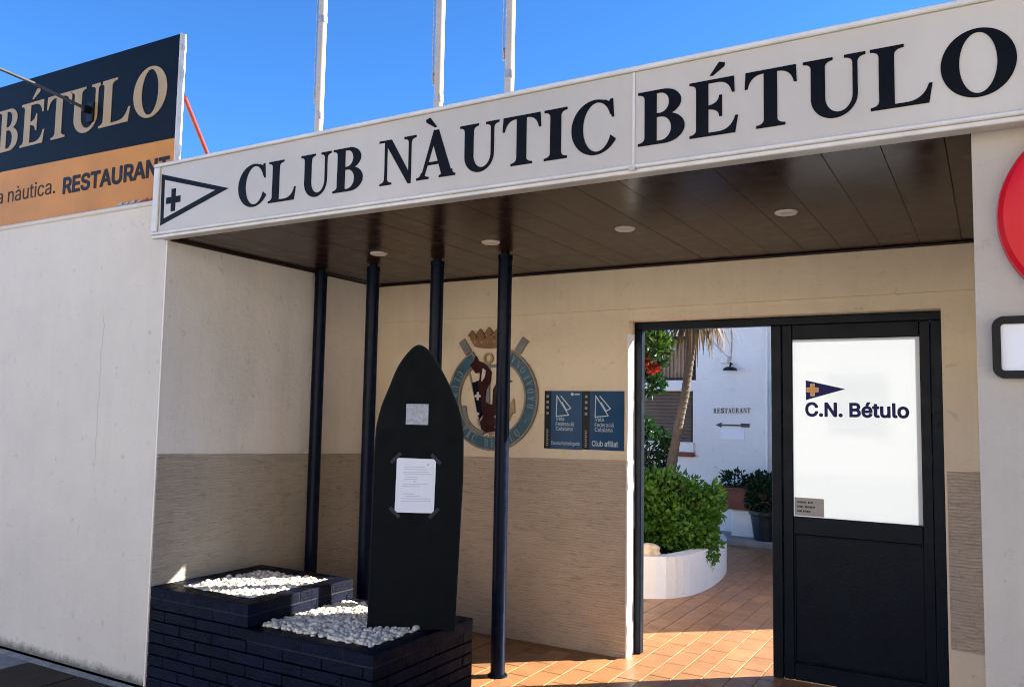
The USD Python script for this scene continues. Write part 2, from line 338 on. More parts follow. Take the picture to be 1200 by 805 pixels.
def clump(centre, radii, n, seed, length, width, up=.35, shell=.55):
    """Leaves spread through an uneven ellipsoid of twigs."""
    g = np.random.default_rng(seed)
    d = g.normal(size=(n, 3)); d /= np.linalg.norm(d, axis=1, keepdims=True)
    lump = .50 + .95 * meshkit.fbm(d * 2.3 + seed * 3.1, 3, seed)
    rad = (g.uniform(0, 1, n) ** .33 * (1 - shell) + shell * g.uniform(.75, 1.05, n)) * lump
    P = np.array(centre) + d * rad[:, None] * np.array(radii)
    N = d * .8 + g.normal(size=(n, 3)) * .6 + np.array([0, 0, up])
    return leaves(P, N, length, width, seed=seed + 1)

# ---------------------------------------------------------------- lettering
def curve(a, b, c, n=8):
    t = np.linspace(0, 1, n)[:, None]; a, b, c = map(np.array, (a, b, c))
    return [tuple(q) for q in (1 - t) ** 2 * a + 2 * t * (1 - t) * b + t * t * c]
def ell(cx, cy, rx, ry, n=72):
    g = np.linspace(0, 2 * np.pi, n, endpoint=False)
    return Polygon(np.c_[cx + rx * np.cos(g), cy + ry * np.sin(g)])
def poly(*p): return Polygon(p).buffer(0)
SB = .032
def foot(x0, x1, l, r, top=False):
    """A bracketed serif under (or over) a stem from x0 to x1, reaching l and r beyond it."""
    pts = [(x0 - l, 0), (x1 + r, 0), (x1 + r, SB)] + (curve((x1 + r, SB), (x1 + .01, SB + .01), (x1, SB + .10)) if r else [(x1, SB)]) + (curve((x0, SB + .10), (x0 - .01, SB + .01), (x0 - l, SB)) if l else [(x0, SB)])
    g = Polygon(pts).buffer(0)
    return affinity.scale(g, 1, -1, origin=(0, .5)) if top else g
def stem(x0, x1, bl=.13, br=.13, tl=.13, tr=.13, y0=0., y1=1.):
    g = [sbox(x0, y0, x1, y1)]
    if y0 == 0: g.append(foot(x0, x1, bl, br))
    if y1 == 1: g.append(foot(x0, x1, tl, tr, True))
    return unary_union(g)
def glyph(c):
    if c == 'I': return stem(.15, .37)
    if c == 'L':
        arm = Polygon([(.2, 0), (.86, 0), (.91, .30), (.875, .30)] + curve((.875, .30), (.80, .06), (.56, .045)) + [(.2, .045)]).buffer(0)
        return stem(.13, .35, .13, 0, .13, .15).union(arm)
    if c == 'T':
        arm = Polygon([(0.02, 1), (.90, 1), (.915, .72), (.88, .72)] + curve((.88, .72), (.83, .94), (.62, .955)) + curve((.30, .955), (.09, .94), (.04, .72)) + [(.005, .72)]).buffer(0)
        return stem(.35, .57, .14, .14, 0, 0).union(arm)
    if c == 'E':
        top = Polygon([(.2, 1), (.84, 1), (.85, .73), (.815, .73)] + curve((.815, .73), (.76, .945), (.55, .955)) + [(.2, .955)]).buffer(0)
        bot = Polygon([(.2, 0), (.86, 0), (.91, .29), (.875, .29)] + curve((.875, .29), (.80, .055), (.56, .045)) + [(.2, .045)]).buffer(0)
        mid = Polygon([(.3, .485)] + curve((.3, .485), (.56, .49), (.575, .33)) + [(.61, .33), (.61, .70), (.575, .70)] + curve((.575, .70), (.56, .535), (.3, .535))).buffer(0)
        return unary_union([stem(.13, .35, .13, 0, .13, 0), top, bot, mid])
    if c == 'U':
        o = unary_union([sbox(.13, .34, .88, 1), ell(.505, .34, .375, .355)]); i = unary_union([sbox(.35, .34, .815, 1.1), ell(.5825, .35, .2325, .285)])
        return unary_union([o.difference(i).difference(sbox(.3, 1, .9, 1.2)), foot(.13, .35, .13, .13, True), foot(.815, .88, .13, .13, True)])
    if c == 'O': return ell(.525, .5, .525, .53).difference(ell(.525, .5, .275, .485))
    if c == 'C':
        g = ell(.525, .5, .525, .53).difference(ell(.57, .5, .325, .485))
        g = g.difference(Polygon([(.60, .5), (.95, .79), (1.3, .79), (1.3, .17), (.97, .22)]))
        spike = Polygon([(.86, 1.0), (.905, 1.0), (.93, .66), (.895, .66)] + curve((.895, .66), (.84, .90), (.66, .975)) + [(.74, 1.0), (.83, .955)]).buffer(0)
        return g.difference(sbox(.905, .6, 1.3, 1.1)).union(spike)
    if c in 'BR':
        hi = unary_union([sbox(.3, .515, .50, 1), affinity.scale(ell(.48, .7575, .34, .2425), 1, 1)]).intersection(sbox(.13, .5, 1, 1))
        hi = hi.difference(unary_union([sbox(.3, .56, .44, .955), ell(.42, .7575, .185, .1975)]).difference(sbox(0, 0, .35, 1)))
        if c == 'B':
            lo = unary_union([sbox(.3, 0, .50, .55), ell(.50, .275, .385, .275)]).intersection(sbox(.13, 0, 1, .55))
            lo = lo.difference(unary_union([sbox(.3, .045, .44, .505), ell(.43, .275, .215, .23)]).difference(sbox(0, 0, .35, 1)))
            return unary_union([stem(.13, .35, .13, 0, .13, 0), hi, lo])
        leg = Polygon([(.36, .54), (.62, .52), (.90, .05), (1.0, .03), (1.0, 0), (.72, 0), (.45, .48)])
        return unary_union([stem(.13, .35, .13, .12, .13, 0), hi, leg])
    if c == 'N':
        d = Polygon([(.05, 1), (.34, 1), (.90, .12), (.90, -.03), (.83, -.03), (.165, .96)])
        return unary_union([sbox(.165, 0, .225, .98), foot(.165, .225, .13, .13), d, sbox(0, 1 - SB, .3, 1), sbox(.84, .0, .90, 1), foot(.84, .90, .13, .13, True)])
    if c == 'A':
        thick = Polygon([(.44, 1.03), (.56, 1.03), (.93, 0), (.68, 0), (.405, .83)]); thin = Polygon([(.44, 1.03), (.50, .93), (.19, .02), (.12, .02)])
        return unary_union([thick, thin, sbox(.24, .295, .72, .345), foot(.125, .185, .12, .13), foot(.69, .92, .09, .08)])
    if c == 'S':
        pts = [(.62, .80), (.52, .93), (.34, .95), (.18, .86), (.15, .72), (.26, .60), (.46, .49), (.60, .38), (.62, .22), (.50, .08), (.32, .05), (.16, .12), (.08, .26)]
        return unary_union([LineString(pts).buffer(.075), LineString(pts[3:9]).buffer(.10), sbox(.60, .70, .66, 1.0), sbox(.05, 0, .11, .30)])
    if c == 'D': return unary_union([stem(.13, .35, .13, 0, .13, 0), unary_union([sbox(.3, 0, .48, 1), ell(.48, .5, .45, .5)]).difference(unary_union([sbox(.3, .045, .44, .955), ell(.42, .5, .26, .455)]))])
ACUTE = Polygon([(-.07, 1.09), (.10, 1.30), (.20, 1.27), (.19, 1.22), (-.03, 1.085)])
GRAVE = affinity.scale(ACUTE, -1, 1, origin=(0, 0))
def serif(c, x0, x1, base, cap):
    """The glyph fitted between x0 and x1 with its baseline and capital height."""
    g = glyph({'À': 'A', 'É': 'E'}.get(c, c)); a, b0, c2, d = g.bounds
    if c == 'É': g = g.union(affinity.translate(ACUTE, .47, 0))
    if c == 'À': g = g.union(affinity.translate(GRAVE, .43, .02))
    g = g.buffer(.009, join_style=2); a, b0, c2, d = a - .009, b0, c2 + .009, d
    k = (x1 - x0) / (c2 - a)
    return affinity.translate(affinity.scale(affinity.translate(g, -a, 0), k, cap, origin=(0, 0)), x0, base)

def lettering(text, stroke):
    """Capitals one unit tall, one unit deep, traced from the same sans face that meshkit uses."""
    import glob
    from PIL import Image, ImageDraw, ImageFont
    font = ImageFont.truetype(glob.glob('/opt/blender-*/*/datafiles/fonts/Inter.woff2')[0], 240)
    x0, y0, x1, y1 = font.getbbox(text, anchor='ls', stroke_width=round(stroke * 2.5))
    im = Image.new('L', (x1 - x0 + 8, y1 - y0 + 8))
    ImageDraw.Draw(im).text((4 - x0, 4 - y0), text, 255, font, anchor='ls', stroke_width=round(stroke * 2.5))
    on = np.pad(np.asarray(im) > 127, ((0, 0), (1, 1))).astype(np.int8)
    rows, starts = np.nonzero(np.diff(on, axis=1) == 1); ends = np.nonzero(np.diff(on, axis=1) == -1)[1]
    shape = unary_union([sbox(a, -r - 1, b, -r) for r, a, b in zip(rows, starts, ends)]).buffer(.8).buffer(-.8).simplify(.8)
    shape = affinity.affine_transform(shape, [1 / 175, 0, 0, 1 / 175, -4 / 175, (4 - y0) / 175])
    return trimesh.util.concatenate([trimesh.creation.extrude_polygon(g, 1.0, engine='earcut') for g in getattr(shape, 'geoms', [shape])])

def sans(text, x0, x1, base, y, depth=.0015, cap=None, bold=True, u=(1, 0, 0), v=(0, 0, 1), o=(0, 0, 0)):
    """Sans lettering fitted between x0 and x1 on a plane through o."""
    m = lettering(text, bold if isinstance(bold, int) and bold > 1 else 2 * int(bold))
    p = np.array(m.vertices); a, b = p[:, 0].min(), p[:, 0].max()
    k = (x1 - x0) / (b - a); ky = cap if cap else k
    u, v = np.array(u, float), np.array(v, float)
    q = np.array(o, float) + np.array([0, y, 0]) + ((p[:, :1] - a) * k + x0) * u + (p[:, 1:2] * ky + base) * v + p[:, 2:] * depth * np.cross(u, v)
    return trimesh.Trimesh(q, m.faces, process=False)

# ================================================================ LARGE STRUCTURE
YF, YB, XL = 3.06, 5.03, -4.08           # street front, inner face of the porch back wall, left side wall
ZC = 2.50                                # ceiling

# ground: one sheet to the horizon, with the paved strip and tiled porch above it
solo('ground', bx(-400, 400, -400, 400, -.25, -.06), 'promenade', kind='structure')
pav = solo('pavement', bx(-12, 8, -.4, YF - .005, -.055, -.012), 'joint', kind='structure')
TS = .485
for i in range(-4, 3):
    for j in range(0, 5):
        x1 = -4.549 + TS * i; y1 = 2.972 - TS * j
        pale = i < -0.5 and j == 0 and i == -1
        part('pavement_tile', bx(x1 - TS + .016, x1, y1 - TS + .016, y1, -.011, .0 + .002 * rng.uniform(-1, 1), .003), 'pavement_pale' if pale else 'pavement_tile', pav)
floor = solo('porch_floor', bx(-8, 2.0, YF, 16, -.05, 0.0), 'grout', kind='structure')
TX, TY = .1435, .287
near, rest = [], []
for i in range(-26, 12):
    for j in range(0, 34):
        x0 = -1.80 + TX * i; y0 = YF + .003 + TY * (j - (.5 if i % 2 else 0))
        y1 = y0 + TY - .004
        y0 = max(y0, YF + .003)
        if x0 < -4.9 or x0 > -.05 or y1 - y0 < .03 or y0 > 12: continue
        if YB - .02 < y1 and y0 < YB + .16 and not (-2.06 < x0 + TX / 2 < -.24): continue
        if x0 < -4.1 and y0 < 5.25: continue
        cx, cy = x0 + TX / 2, (y0 + y1) / 2
        m = (x0, x0 + TX - .004, y0, y1)
        seen = (-2.95 < cx < -1.0 and 3.9 < cy < 8.2 and cx < -1.0 - max(0, (cy - 5.2)) * .25)
        (near if seen else rest).append((cx ** 2 + cy ** 2, m))
near.sort()
for k, (_, m) in enumerate(near):
    if k < 295:
        part('floor_tile', bx(*m, .0005, .0065 + .0006 * rng.uniform(-1, 1), .002), 'terracotta', floor)
    else:
        rest.append((0, m))
part('floor_tiling', [bx(*m, .0005, .0065) for _, m in rest], 'terracotta', floor, kind='stuff')

# street wall on the left, with its coping
t = thing('street_wall', 'off-white rendered street wall with a hairline crack, under the restaurant billboard', 'wall', (-6.6, YF, 0))
part('wall', bx(-9.5, XL - .0122, YF, YF + .20, -.05, 2.705), 'street_plaster', t)
part('coping', bx(-9.5, XL - .002, YF - .012, YF + .215, 2.7052, 2.735, .008), 'street_plaster', t)

# left side wall of the porch
t = thing('porch_side_wall', 'side wall of the porch, cream above and rough brown dado below, behind the planter', 'wall', (XL, 4.1, 0))
sw = np.array([[XL, YF + .0015], [XL - .05, 5.22], [XL - .25, 5.22], [XL - .25, YF + .2025], [XL - .012, YF + .2025], [XL - .012, YF + .0015]])
def vprism(xy, z0, z1):
    m = trimesh.creation.extrude_polygon(Polygon(xy), z1 - z0, engine='earcut'); m.apply_translation((0, 0, z0)); return m
part('wall', vprism(sw, -.05, 2.70), 'side_plaster', t)
pts = []
for x, y, zt in ((XL + .008, YF + .004, 1.268), (XL - .038, YB - .002, 1.20)):
    for z in (0, zt): pts += [(x, y, z), (x - .03, y, z)]
part('dado', trimesh.convex.convex_hull(np.array(pts)), 'dado_side', t)

# back wall with the doorway
DX0, DX1, DZ = -2.045, -.232, 2.145
t = thing('porch_back_wall', 'cream back wall of the porch with rough brown dado, beam and dark doorway opening', 'wall', (-2.1, YB, 0))
zone = sbox(-4.128, 0, -.04, 2.88).difference(sbox(DX0, -.1, DX1, DZ))
part('wall', flat(zone, .17, (0, YB + .17, 0)), 'cream_plaster', t)
part('beam', flat(Polygon([(-4.06, 2.206), (-.042, 2.236), (-.042, 2.497), (-4.06, 2.497)]), .016, (0, YB - .0005, 0)), 'cream_plaster', t)
part('dado', flat(Polygon([(-4.112, 0), (DX0 - .003, 0), (DX0 - .003, 1.243), (-4.112, 1.195)]), .012, (0, YB - .0005, 0)), 'dado_back', t)
part('dado', flat(Polygon([(DX1 + .012, .345), (-.042, .335), (-.042, 1.272), (DX1 + .012, 1.266)]), .012, (0, YB - .0005, 0)), 'dado_back', t)
part('plinth', flat(Polygon([(DX1 + .012, .0), (-.042, .0), (-.042, .333), (DX1 + .012, .343)]), .006, (0, YB - .0005, 0)), 'cream_plaster', t, label='smooth pale plinth right of the door')
# rough white edge of the doorway reveal
prof = [(YB - .011, 0), (YB + .10, 0), (YB + .10, 2.05), (YB - .011, 2.05)]
edge = []
for z in np.arange(0, 2.05, .02):
    w = .004 + .006 * float(meshkit.noise(np.array([z * 17, 1.3, 0.2]))) * (1 if z < 1.24 else .3)
    edge.append(bx(DX0 - .0025, DX0 + .002 + w, YB - .0125 - w * .4, YB + .098, z, z + .0201))
part('reveal', edge, 'white_reveal', t, label='white edge of the doorway catching the sun')

# right pillar block
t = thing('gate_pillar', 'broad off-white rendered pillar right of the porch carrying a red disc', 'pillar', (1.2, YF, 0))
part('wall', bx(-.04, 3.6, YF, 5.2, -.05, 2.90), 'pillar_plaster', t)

# canopy: roof slab, plank soffit, dark trims
t = thing('canopy', 'porch canopy with a glossy dark brown plank ceiling', 'canopy', (-2.06, 4.05, ZC))
part('roof_slab', bx(-4.075, -.045, YF + .002, 5.24, ZC + .03, 2.878), 'roof', t)
part('backing', bx(-4.10, -.041, YF + .004, YB - .001, ZC + .012, ZC + .028), 'dark_gap', t)
PW = .1995
for k, x in enumerate(np.arange(-.121 - 20 * PW, -.05, PW)):
    a, b = max(x, -4.098), min(x + PW, -.042)
    if b - a > .02:
        part('plank', bx(a + .0007, b - .0007, YF - .02, YB - .002, ZC + .0008 * rng.uniform(-1, 1), ZC + .011, .0015), 'plank', t)
part('trim', bx(-4.128, -.042, YB - .030, YB - .010, ZC - .014, ZC - .002, .003), 'plank_trim', t)
part('trim', vprism([(XL + .001, YF + .02), (XL + .018, YF + .02), (XL - .029, YB - .031), (XL - .048, YB - .031)], ZC - .016, ZC - .002), 'plank_trim', t)

# the sunlit terrace across the promenade, behind the photographer
t = thing('opposite_terrace', 'pale terrace of houses across the promenade, facing the club', 'house', (0, -14, 0))
OZ = []
oface = sbox(-34, -.05, 30, 7.4)
for i in range(16):
    for z in (1.0, 4.0): OZ.append(sbox(-32 + 4 * i, z, -30.4 + 4 * i, z + 1.7))
part('wall', flat(affinity.scale(oface.difference(unary_union(OZ)), -1, 1, origin=(0, 0)), .3, (0, -14.3, 0), (-1, 0, 0)), 'opposite_wall', t)
part('side_wall', bx(-34, 30, -20, -14.9, -.05, 7.4), 'opposite_wall', t)
for q in OZ:
    a, b, c, d = q.bounds
    part('window', bx(a + .002, b - .002, -14.6, -14.2, b and c + .002, d - .002), 'shutter', t)

# ================================================================ COURTYARD HOUSE
HY = 10.6
t = thing('courtyard_house', 'white courtyard house with brown shuttered windows seen through the doorway', 'house', (-3, HY, 0))
face = sbox(-10, -.05, 2.6, 2.80)
lowwin, upwin = sbox(-4.95, 1.175, -3.40, 1.845), sbox(-4.95, 1.985, -3.36, 2.575)
part('wall', flat(face.difference(unary_union([lowwin, upwin])), .25, (0, HY + .25, 0)), 'white_plaster', t)
part('side_wall', bx(-9.99, -9.75, HY + .2501, 16, -.05, 2.80), 'white_plaster', t)
part('side_wall', bx(2.35, 2.59, HY + .2501, 16, -.05, 2.80), 'white_plaster', t)
part('roof', bx(-10.1, 2.7, HY - .06, 16.1, 2.8005, 2.86, .01), 'roof', t)
w = part('window', [bx(-4.95, -3.40, HY + .125, HY + .135, 1.175, 1.845)] + [bx(-4.95, -3.402, HY + .116, HY + .126, z, z + .044, .004) for z in np.arange(1.178, 1.83, .047)], 'shutter', t, label='closed brown roller shutter, lower floor')
part('sill', bx(-5.0, -3.375, HY - .045, HY - .001, .99, 1.045, .006), 'brick_sill', w)
part('sill_band', bx(-5.0, -3.385, HY - .018, HY - .001, 1.0455, 1.172, .004), 'white_plaster', w)
part('frame', [bx(-3.44, -3.402, HY + .06, HY + .115, 1.178, 1.842)], 'lamp_black', w)
w = part('window', [bx(-4.95, -3.36, HY + .14, HY + .15, 1.985, 2.575)] + [bx(x, x + .026, HY + .125, HY + .139, 1.99, 2.57) for x in np.arange(-4.94, -3.42, .052)], 'shutter_up', t, label='window above with beige blind')
part('frame', [bx(-3.412, -3.362, HY + .04, HY + .12, 1.988, 2.572), bx(-4.94, -3.412, HY + .04, HY + .12, 1.988, 2.02), bx(-4.94, -3.412, HY + .04, HY + .12, 2.54, 2.572)], 'brown_black', w)
part('band', bx(-5.05, -3.30, HY - .05, HY - .001, 2.60, 2.665, .006), 'white_plaster', t)
part('corner_pipe', tube([(-2.44, HY - .03, .25), (-2.44, HY - .03, 2.79)], .018, 10), 'white_plaster', t, smooth=40)
# wing on the right, behind the closed door leaf
t = thing('house_wing', 'white wing of the courtyard house hidden behind the closed door leaf', 'house', (-.4, 9.4, 0))
part('wall', bx(-1.70, 1.0, 8.32, HY - .07, -.05, 2.04), 'white_plaster', t)
part('roof', bx(-1.72, 1.0, 8.30, HY - .07, 2.0405, 2.10, .01), 'roof', t)

# restaurant lettering, arrow, paper, lamp on the house wall
t = thing('restaurant_sign', 'small black lettering and left arrow pointing to the restaurant on white wall', 'sign', (-2.88, HY, 1.45))
txt = 'RESTAURANT'
adv = (3.128 - 2.647) / 10
for k, ch in enumerate(txt):
    x = -3.128 + adv * k
    part('letter', flat(serif(ch, x, x + adv * .9, 1.560 + .0012 * k, .062), .004, (0, HY - .0005, 0)), 'sign_ink', t)
arrow = unary_union([Polygon([(-3.10, 1.41), (-3.02, 1.445), (-3.02, 1.375)]), sbox(-3.03, 1.400, -2.76, 1.420), sbox(-2.775, 1.388, -2.665, 1.436)])
part('arrow', flat(arrow, .005, (0, HY - .0005, 0)), 'sign_ink', t)
solo('paper_notice', [bx(-3.03, -2.735, HY - .004, HY - .001, 1.235, 1.372)], 'paper', 'small pale paper notice pinned under the restaurant arrow', 'notice')
t = thing('wall_lamp', 'small wall lamp with black shade and white box on the courtyard wall', 'lamp', (-2.9, HY, 2.13))
part('shade', lathe([(0, .03), (.05, .025), (.085, .0), (.09, -.02), (0, -.02)], (-2.885, HY - .10, 2.125), 20), 'lamp_black', t, smooth=40)
part('arm', tube([(-2.885, HY - .002, 2.19), (-2.885, HY - .06, 2.20), (-2.885, HY - .10, 2.15)], .012, 8), 'lamp_black', t)
part('junction_box', bx(-3.03, -2.93, HY - .05, HY - .001, 2.20, 2.29, .008), 'white_plaster', t)
part('cable', tube([(-2.90, HY - .008, 2.24), (-2.885, HY - .008, 2.5), (-2.89, HY - .008, 2.79)], .005, 6), 'kerb_grey', t)
part('cable', tube([(-2.95, HY - .008, 2.29), (-3.1, HY - .02, 2.45), (-3.35, HY - .03, 2.62)], .004, 6), 'kerb_grey', t)

# curved white planter bed with bush, shrubs, yucca
curvepts = np.array([(-5.2, 6.50), (-4.2, 6.52), (-3.2, 6.57), (-2.75, 6.62), (-2.48, 6.70), (-2.33, 6.85), (-2.245, 7.1), (-2.22, 7.4), (-2.25, 7.9), (-2.36, 8.45), (-2.62, 8.95), (-3.1, 9.35), (-3.8, 9.55), (-5.2, 9.6)])
from scipy.interpolate import CubicSpline
s_ = np.r_[0, np.cumsum(np.linalg.norm(np.diff(curvepts, axis=0), axis=1))]
fine = CubicSpline(s_, curvepts)(np.linspace(0, s_[-1], 90))
outer = Polygon(np.vstack([fine, [(-5.2, 8)]])).buffer(0)
ring = outer.difference(outer.buffer(-.13)).difference(sbox(-6, 5, -5.05, 12))
t = thing('planter_bed', 'low curved white planter wall in the courtyard, bush hanging over it', 'planter', (-3.6, 8, 0))
m = trimesh.creation.extrude_polygon(ring, .345, engine='earcut')
m = m.subdivide_to_size(.12); v = np.array(m.vertices)
v[:, 2] += np.where(v[:, 2] > .3, .022 * (meshkit.fbm(v * 2.2, 3, 4) - .5) * 2 + .012, 0)
v[:, 2] = np.where((v[:, 2] > .2) & (v[:, 1] > 7.35), v[:, 2] - .05, v[:, 2])
part('wall', trimesh.Trimesh(v, m.faces, process=False), 'white_plaster', t)
part('soil', vprism(np.array(outer.buffer(-.135).exterior.coords), .02, .27), 'soil', t)
t = thing('flowering_bush', 'dense green leafy bush spilling over the curved white planter', 'bush', (-2.75, 7.7, .27))
part('crown', [clump((-2.72, 7.55, .60), (.52, .62, .40), 3500, 11, .062, .042), clump((-2.50, 7.62, .52), (.30, .45, .33), 1700, 12, .058, .04), clump((-3.10, 7.30, .56), (.42, .45, .36), 1800, 13, .062, .042), clump((-2.34, 7.5, .34), (.17, .30, .24), 700, 14, .06, .045, up=-.1)] + [clump((-2.72 + .55 * math.cos(a) * rr, 7.5 + .55 * math.sin(a) * rr, .66 + .30 * (1 - rr) + .06 * math.sin(5 * a)), (.08, .08, .15), 50, 200 + k, .085, .045, up=.9) for k, (a, rr) in enumerate([(q * 2.4, .25 + .7 * ((q * .618) % 1)) for q in range(22)])], 'leaf_bush', t)
part('young_leaves', [clump((-2.86 + .09 * k, 7.28 + .05 * (k % 3), .86 + .05 * math.sin(k * 2.1) - .02 * k), (.08, .08, .06), 55, 240 + k, .075, .045, up=.9) for k in range(6)], 'leaf_lime', t)
part('stem', [tube([(-2.75 + .12 * math.cos(a), 7.6 + .12 * math.sin(a), .2), (-2.75 + .35 * math.cos(a), 7.6 + .35 * math.sin(a), .75)], [.018, .006], 6) for a in np.arange(0, 6.2, .8)], 'trunk', t)
t = thing('dark_shrub', 'tall dark green shrub under the shuttered window, left in the doorway', 'shrub', (-3.3, 8.55, .27))
part('crown', [clump((-3.30, 8.5, 1.10), (.34, .32, .42), 1700, 21, .06, .042), clump((-3.22, 8.5, .72), (.32, .3, .3), 900, 22, .06, .04)], 'leaf_dark', t)
part('stem', [tube([(-3.3, 8.5, .2), (-3.3 + dx, 8.5 + dy, 1.2)], [.02, .006], 6) for dx, dy in ((.1, 0), (-.1, .08), (0, -.1))], 'trunk', t)
t = thing('pink_shrub', 'low pinkish brown shrub at the foot of the yucca trunk', 'shrub', (-3.0, 8.1, .27))
part('crown', clump((-3.02, 8.05, .78), (.34, .26, .18), 700, 31, .06, .03), 'leaf_pink', t)
part('stem', [tube([(-3.0, 8.05, .2), (-3.0 + dx, 8.05, .75)], [.014, .006], 6) for dx in (-.12, 0, .12)], 'trunk', t)
t = thing('grass_tuft', 'pale spiky grass tuft beside the doorway in the planter', 'plant', (-2.93, 6.95, .27))
g = np.random.default_rng(41); n = 160
P = np.c_[-2.93 + g.normal(0, .06, n), 6.95 + g.normal(0, .06, n), np.full(n, .25)]
part('blade', leaves(P, np.c_[g.normal(0, .35, n), g.normal(0, .35, n), np.ones(n)], .34, .014, seed=42), 'leaf_grass', t)
solo('planter_stone', [rock((-2.56, 6.79, .385), .085, 3, (1.25, .8, .75), 3), rock((-2.68, 6.80, .365), .055, 5, (1, .8, .8), 3)], 'rock', 'pale yellow stone lying on the curved white planter wall', 'stone', smooth=50)

t = thing('yucca_tree', 'slender yucca tree with hanging dry straw leaves before the white wall', 'tree', (-2.92, 8.3, .27))
part('trunk', tube([(-2.95, 8.3, .2), (-2.90, 8.3, .95), (-2.83, 8.3, 1.35), (-2.745, 8.3, 1.75), (-2.695, 8.3, 2.10), (-2.66, 8.3, 2.62)], [.070, .054, .045, .042, .042, .05], 14), 'trunk', t, smooth=50)
part('bark_rings', [tube([(x, 8.3, z), (x + .004, 8.3, z + .018)], [r_ + .007, r_ + .001], 12) for x, z, r_ in zip(np.interp(np.arange(.9, 2.5, .055), [.2, .95, 1.35, 1.75, 2.10, 2.62], [-2.95, -2.90, -2.83, -2.745, -2.695, -2.66]), np.arange(.9, 2.5, .055), np.interp(np.arange(.9, 2.5, .055), [.2, .95, 1.35, 1.75, 2.10, 2.62], [.070, .054, .045, .042, .042, .05]))], 'trunk', t)
def straps(centre, n, seed, drop, out, L0, w):
    g = np.random.default_rng(seed); V, F = [], []
    for k in range(n):
        a = g.uniform(0, 2 * np.pi); d = np.array([math.cos(a), math.sin(a), 0]); sd = np.array([-d[1], d[0], 0])
        L = L0 * g.uniform(.6, 1.15); o = out * g.uniform(.5, 1.3); dr = drop * g.uniform(.6, 1.2); b = np.array(centre) + d * .05 + [0, 0, g.uniform(-.12, .16)]
        for q, s in enumerate(np.linspace(0, 1, 6)):
            p = b + d * o * math.sin(s * 1.5) * L + np.array([0, 0, -dr * s * s * L + (1 - abs(drop)) * 0 + .25 * s * L * (1 if drop > 0 else 2.5)])
            ww = w * (1 - s ** 2) + .002
            V += [p - sd * ww, p + sd * ww]
        i = len(V) - 12
        for q in range(5): F += [[i + 2 * q, i + 2 * q + 1, i + 2 * q + 3], [i + 2 * q, i + 2 * q + 3, i + 2 * q + 2]]
    return trimesh.Trimesh(np.array(V), F, process=False)
part('dry_leaves', straps((-2.66, 8.3, 2.58), 150, 51, 1.0, .66, .52, .015), 'leaf_dry', t)
part('crown', straps((-2.66, 8.3, 2.70), 130, 52, .35, .75, .62, .016), 'leaf_yucca', t)

t = thing('blossom_tree', 'small tree with lime leaves and red orange blossoms, upper left in the doorway', 'tree', (-3.35, 7.8, .27))
part('trunk', tube([(-3.40, 7.8, .2), (-3.36, 7.8, 1.0), (-3.42, 7.8, 1.7), (-3.35, 7.8, 2.4)], [.05, .04, .032, .02], 10), 'trunk', t, smooth=50)
part('branch', [tube([(-3.40, 7.8, 1.65), (-3.15, 7.75, 1.95), (-2.86, 7.7, 2.02)], [.02, .014, .006], 7), tube([(-3.38, 7.8, 2.0), (-3.1, 7.75, 2.28), (-2.82, 7.7, 2.25)], [.018, .012, .005], 7), tube([(-3.36, 7.8, 2.3), (-3.2, 7.7, 2.55), (-2.95, 7.6, 2.6)], [.016, .01, .005], 7)], 'trunk', t)
part('crown', [clump((-3.12, 7.7, 2.33), (.30, .28, .17), 620, 61, .085, .05), clump((-2.86, 7.68, 2.22), (.16, .2, .11), 220, 62, .08, .045), clump((-3.35, 7.7, 2.55), (.4, .3, .25), 500, 63, .085, .05)], 'leaf_lime', t)
part('crown', [clump((-3.0, 7.75, 1.83), (.22, .22, .12), 320, 64, .08, .045), clump((-3.3, 7.75, 1.95), (.3, .25, .18), 380, 65, .08, .045), clump((-2.93, 7.72, 2.05), (.2, .2, .08), 170, 66, .07, .04)], 'leaf_dark', t)
part('blossom', [clump((-2.98, 7.66, 2.07), (.085, .09, .075), 150, 67, .05, .04), clump((-3.05, 7.62, 2.41), (.07, .07, .05), 90, 68, .045, .04), clump((-2.85, 7.64, 1.98), (.05, .05, .04), 70, 69, .045, .035), clump((-3.25, 7.6, 2.2), (.08, .08, .07), 100, 70, .05, .04)], 'petal', t)

# trough on a white stand, black pot, kerb step
t = thing('trough_planter', 'brown terracotta trough on a white stand against the courtyard wall', 'planter', (-2.62, 10.3, 0))
part('stand', bx(-2.80, -2.33, 10.22, 10.50, .075, .40, .01), 'white_plaster', t)
part('trough', trimesh.convex.convex_hull(np.array([(x, y, z) for z, e in ((.40, 0), (.63, .04)) for x in (-2.86 - e, -2.28 + e) for y in (10.16 - e * .6, 10.52)])), 'pot_terracotta', t)
part('rim', bx(-2.915, -2.225, 10.125, 10.535, .6305, .66, .006), 'pot_terracotta', t)
t2 = thing('trough_succulents', 'low dark succulents growing in the brown terracotta trough', 'plant', (-2.62, 10.3, .63))
part('crown', [clump((-2.78, 10.3, .74), (.15, .12, .10), 220, 71, .07, .035), clump((-2.56, 10.3, .72), (.10, .10, .07), 120, 72, .06, .03), clump((-2.38, 10.3, .69), (.10, .10, .05), 120, 73, .05, .03)], 'leaf_dark', t2)
solo('kerb', bx(-5.0, .9, 9.95, HY - .002, -.01, .075, .01), 'kerb_grey', 'grey concrete kerb along the foot of the courtyard house', 'kerb')
t = thing('black_pot', 'round black plastic pot standing on the courtyard kerb by the door', 'pot', (-2.36, 10.1, .075))
part('pot', lathe([(0, .0), (.135, .0), (.175, .29), (.195, .30), (.195, .345), (.175, .345), (.165, .31), (0, .31)], (-2.36, 10.12, .075), 28), 'pot_black', t, smooth=40)
t = thing('potted_bush', 'dark rounded bush growing in the black pot', 'bush', (-2.36, 10.1, .4))
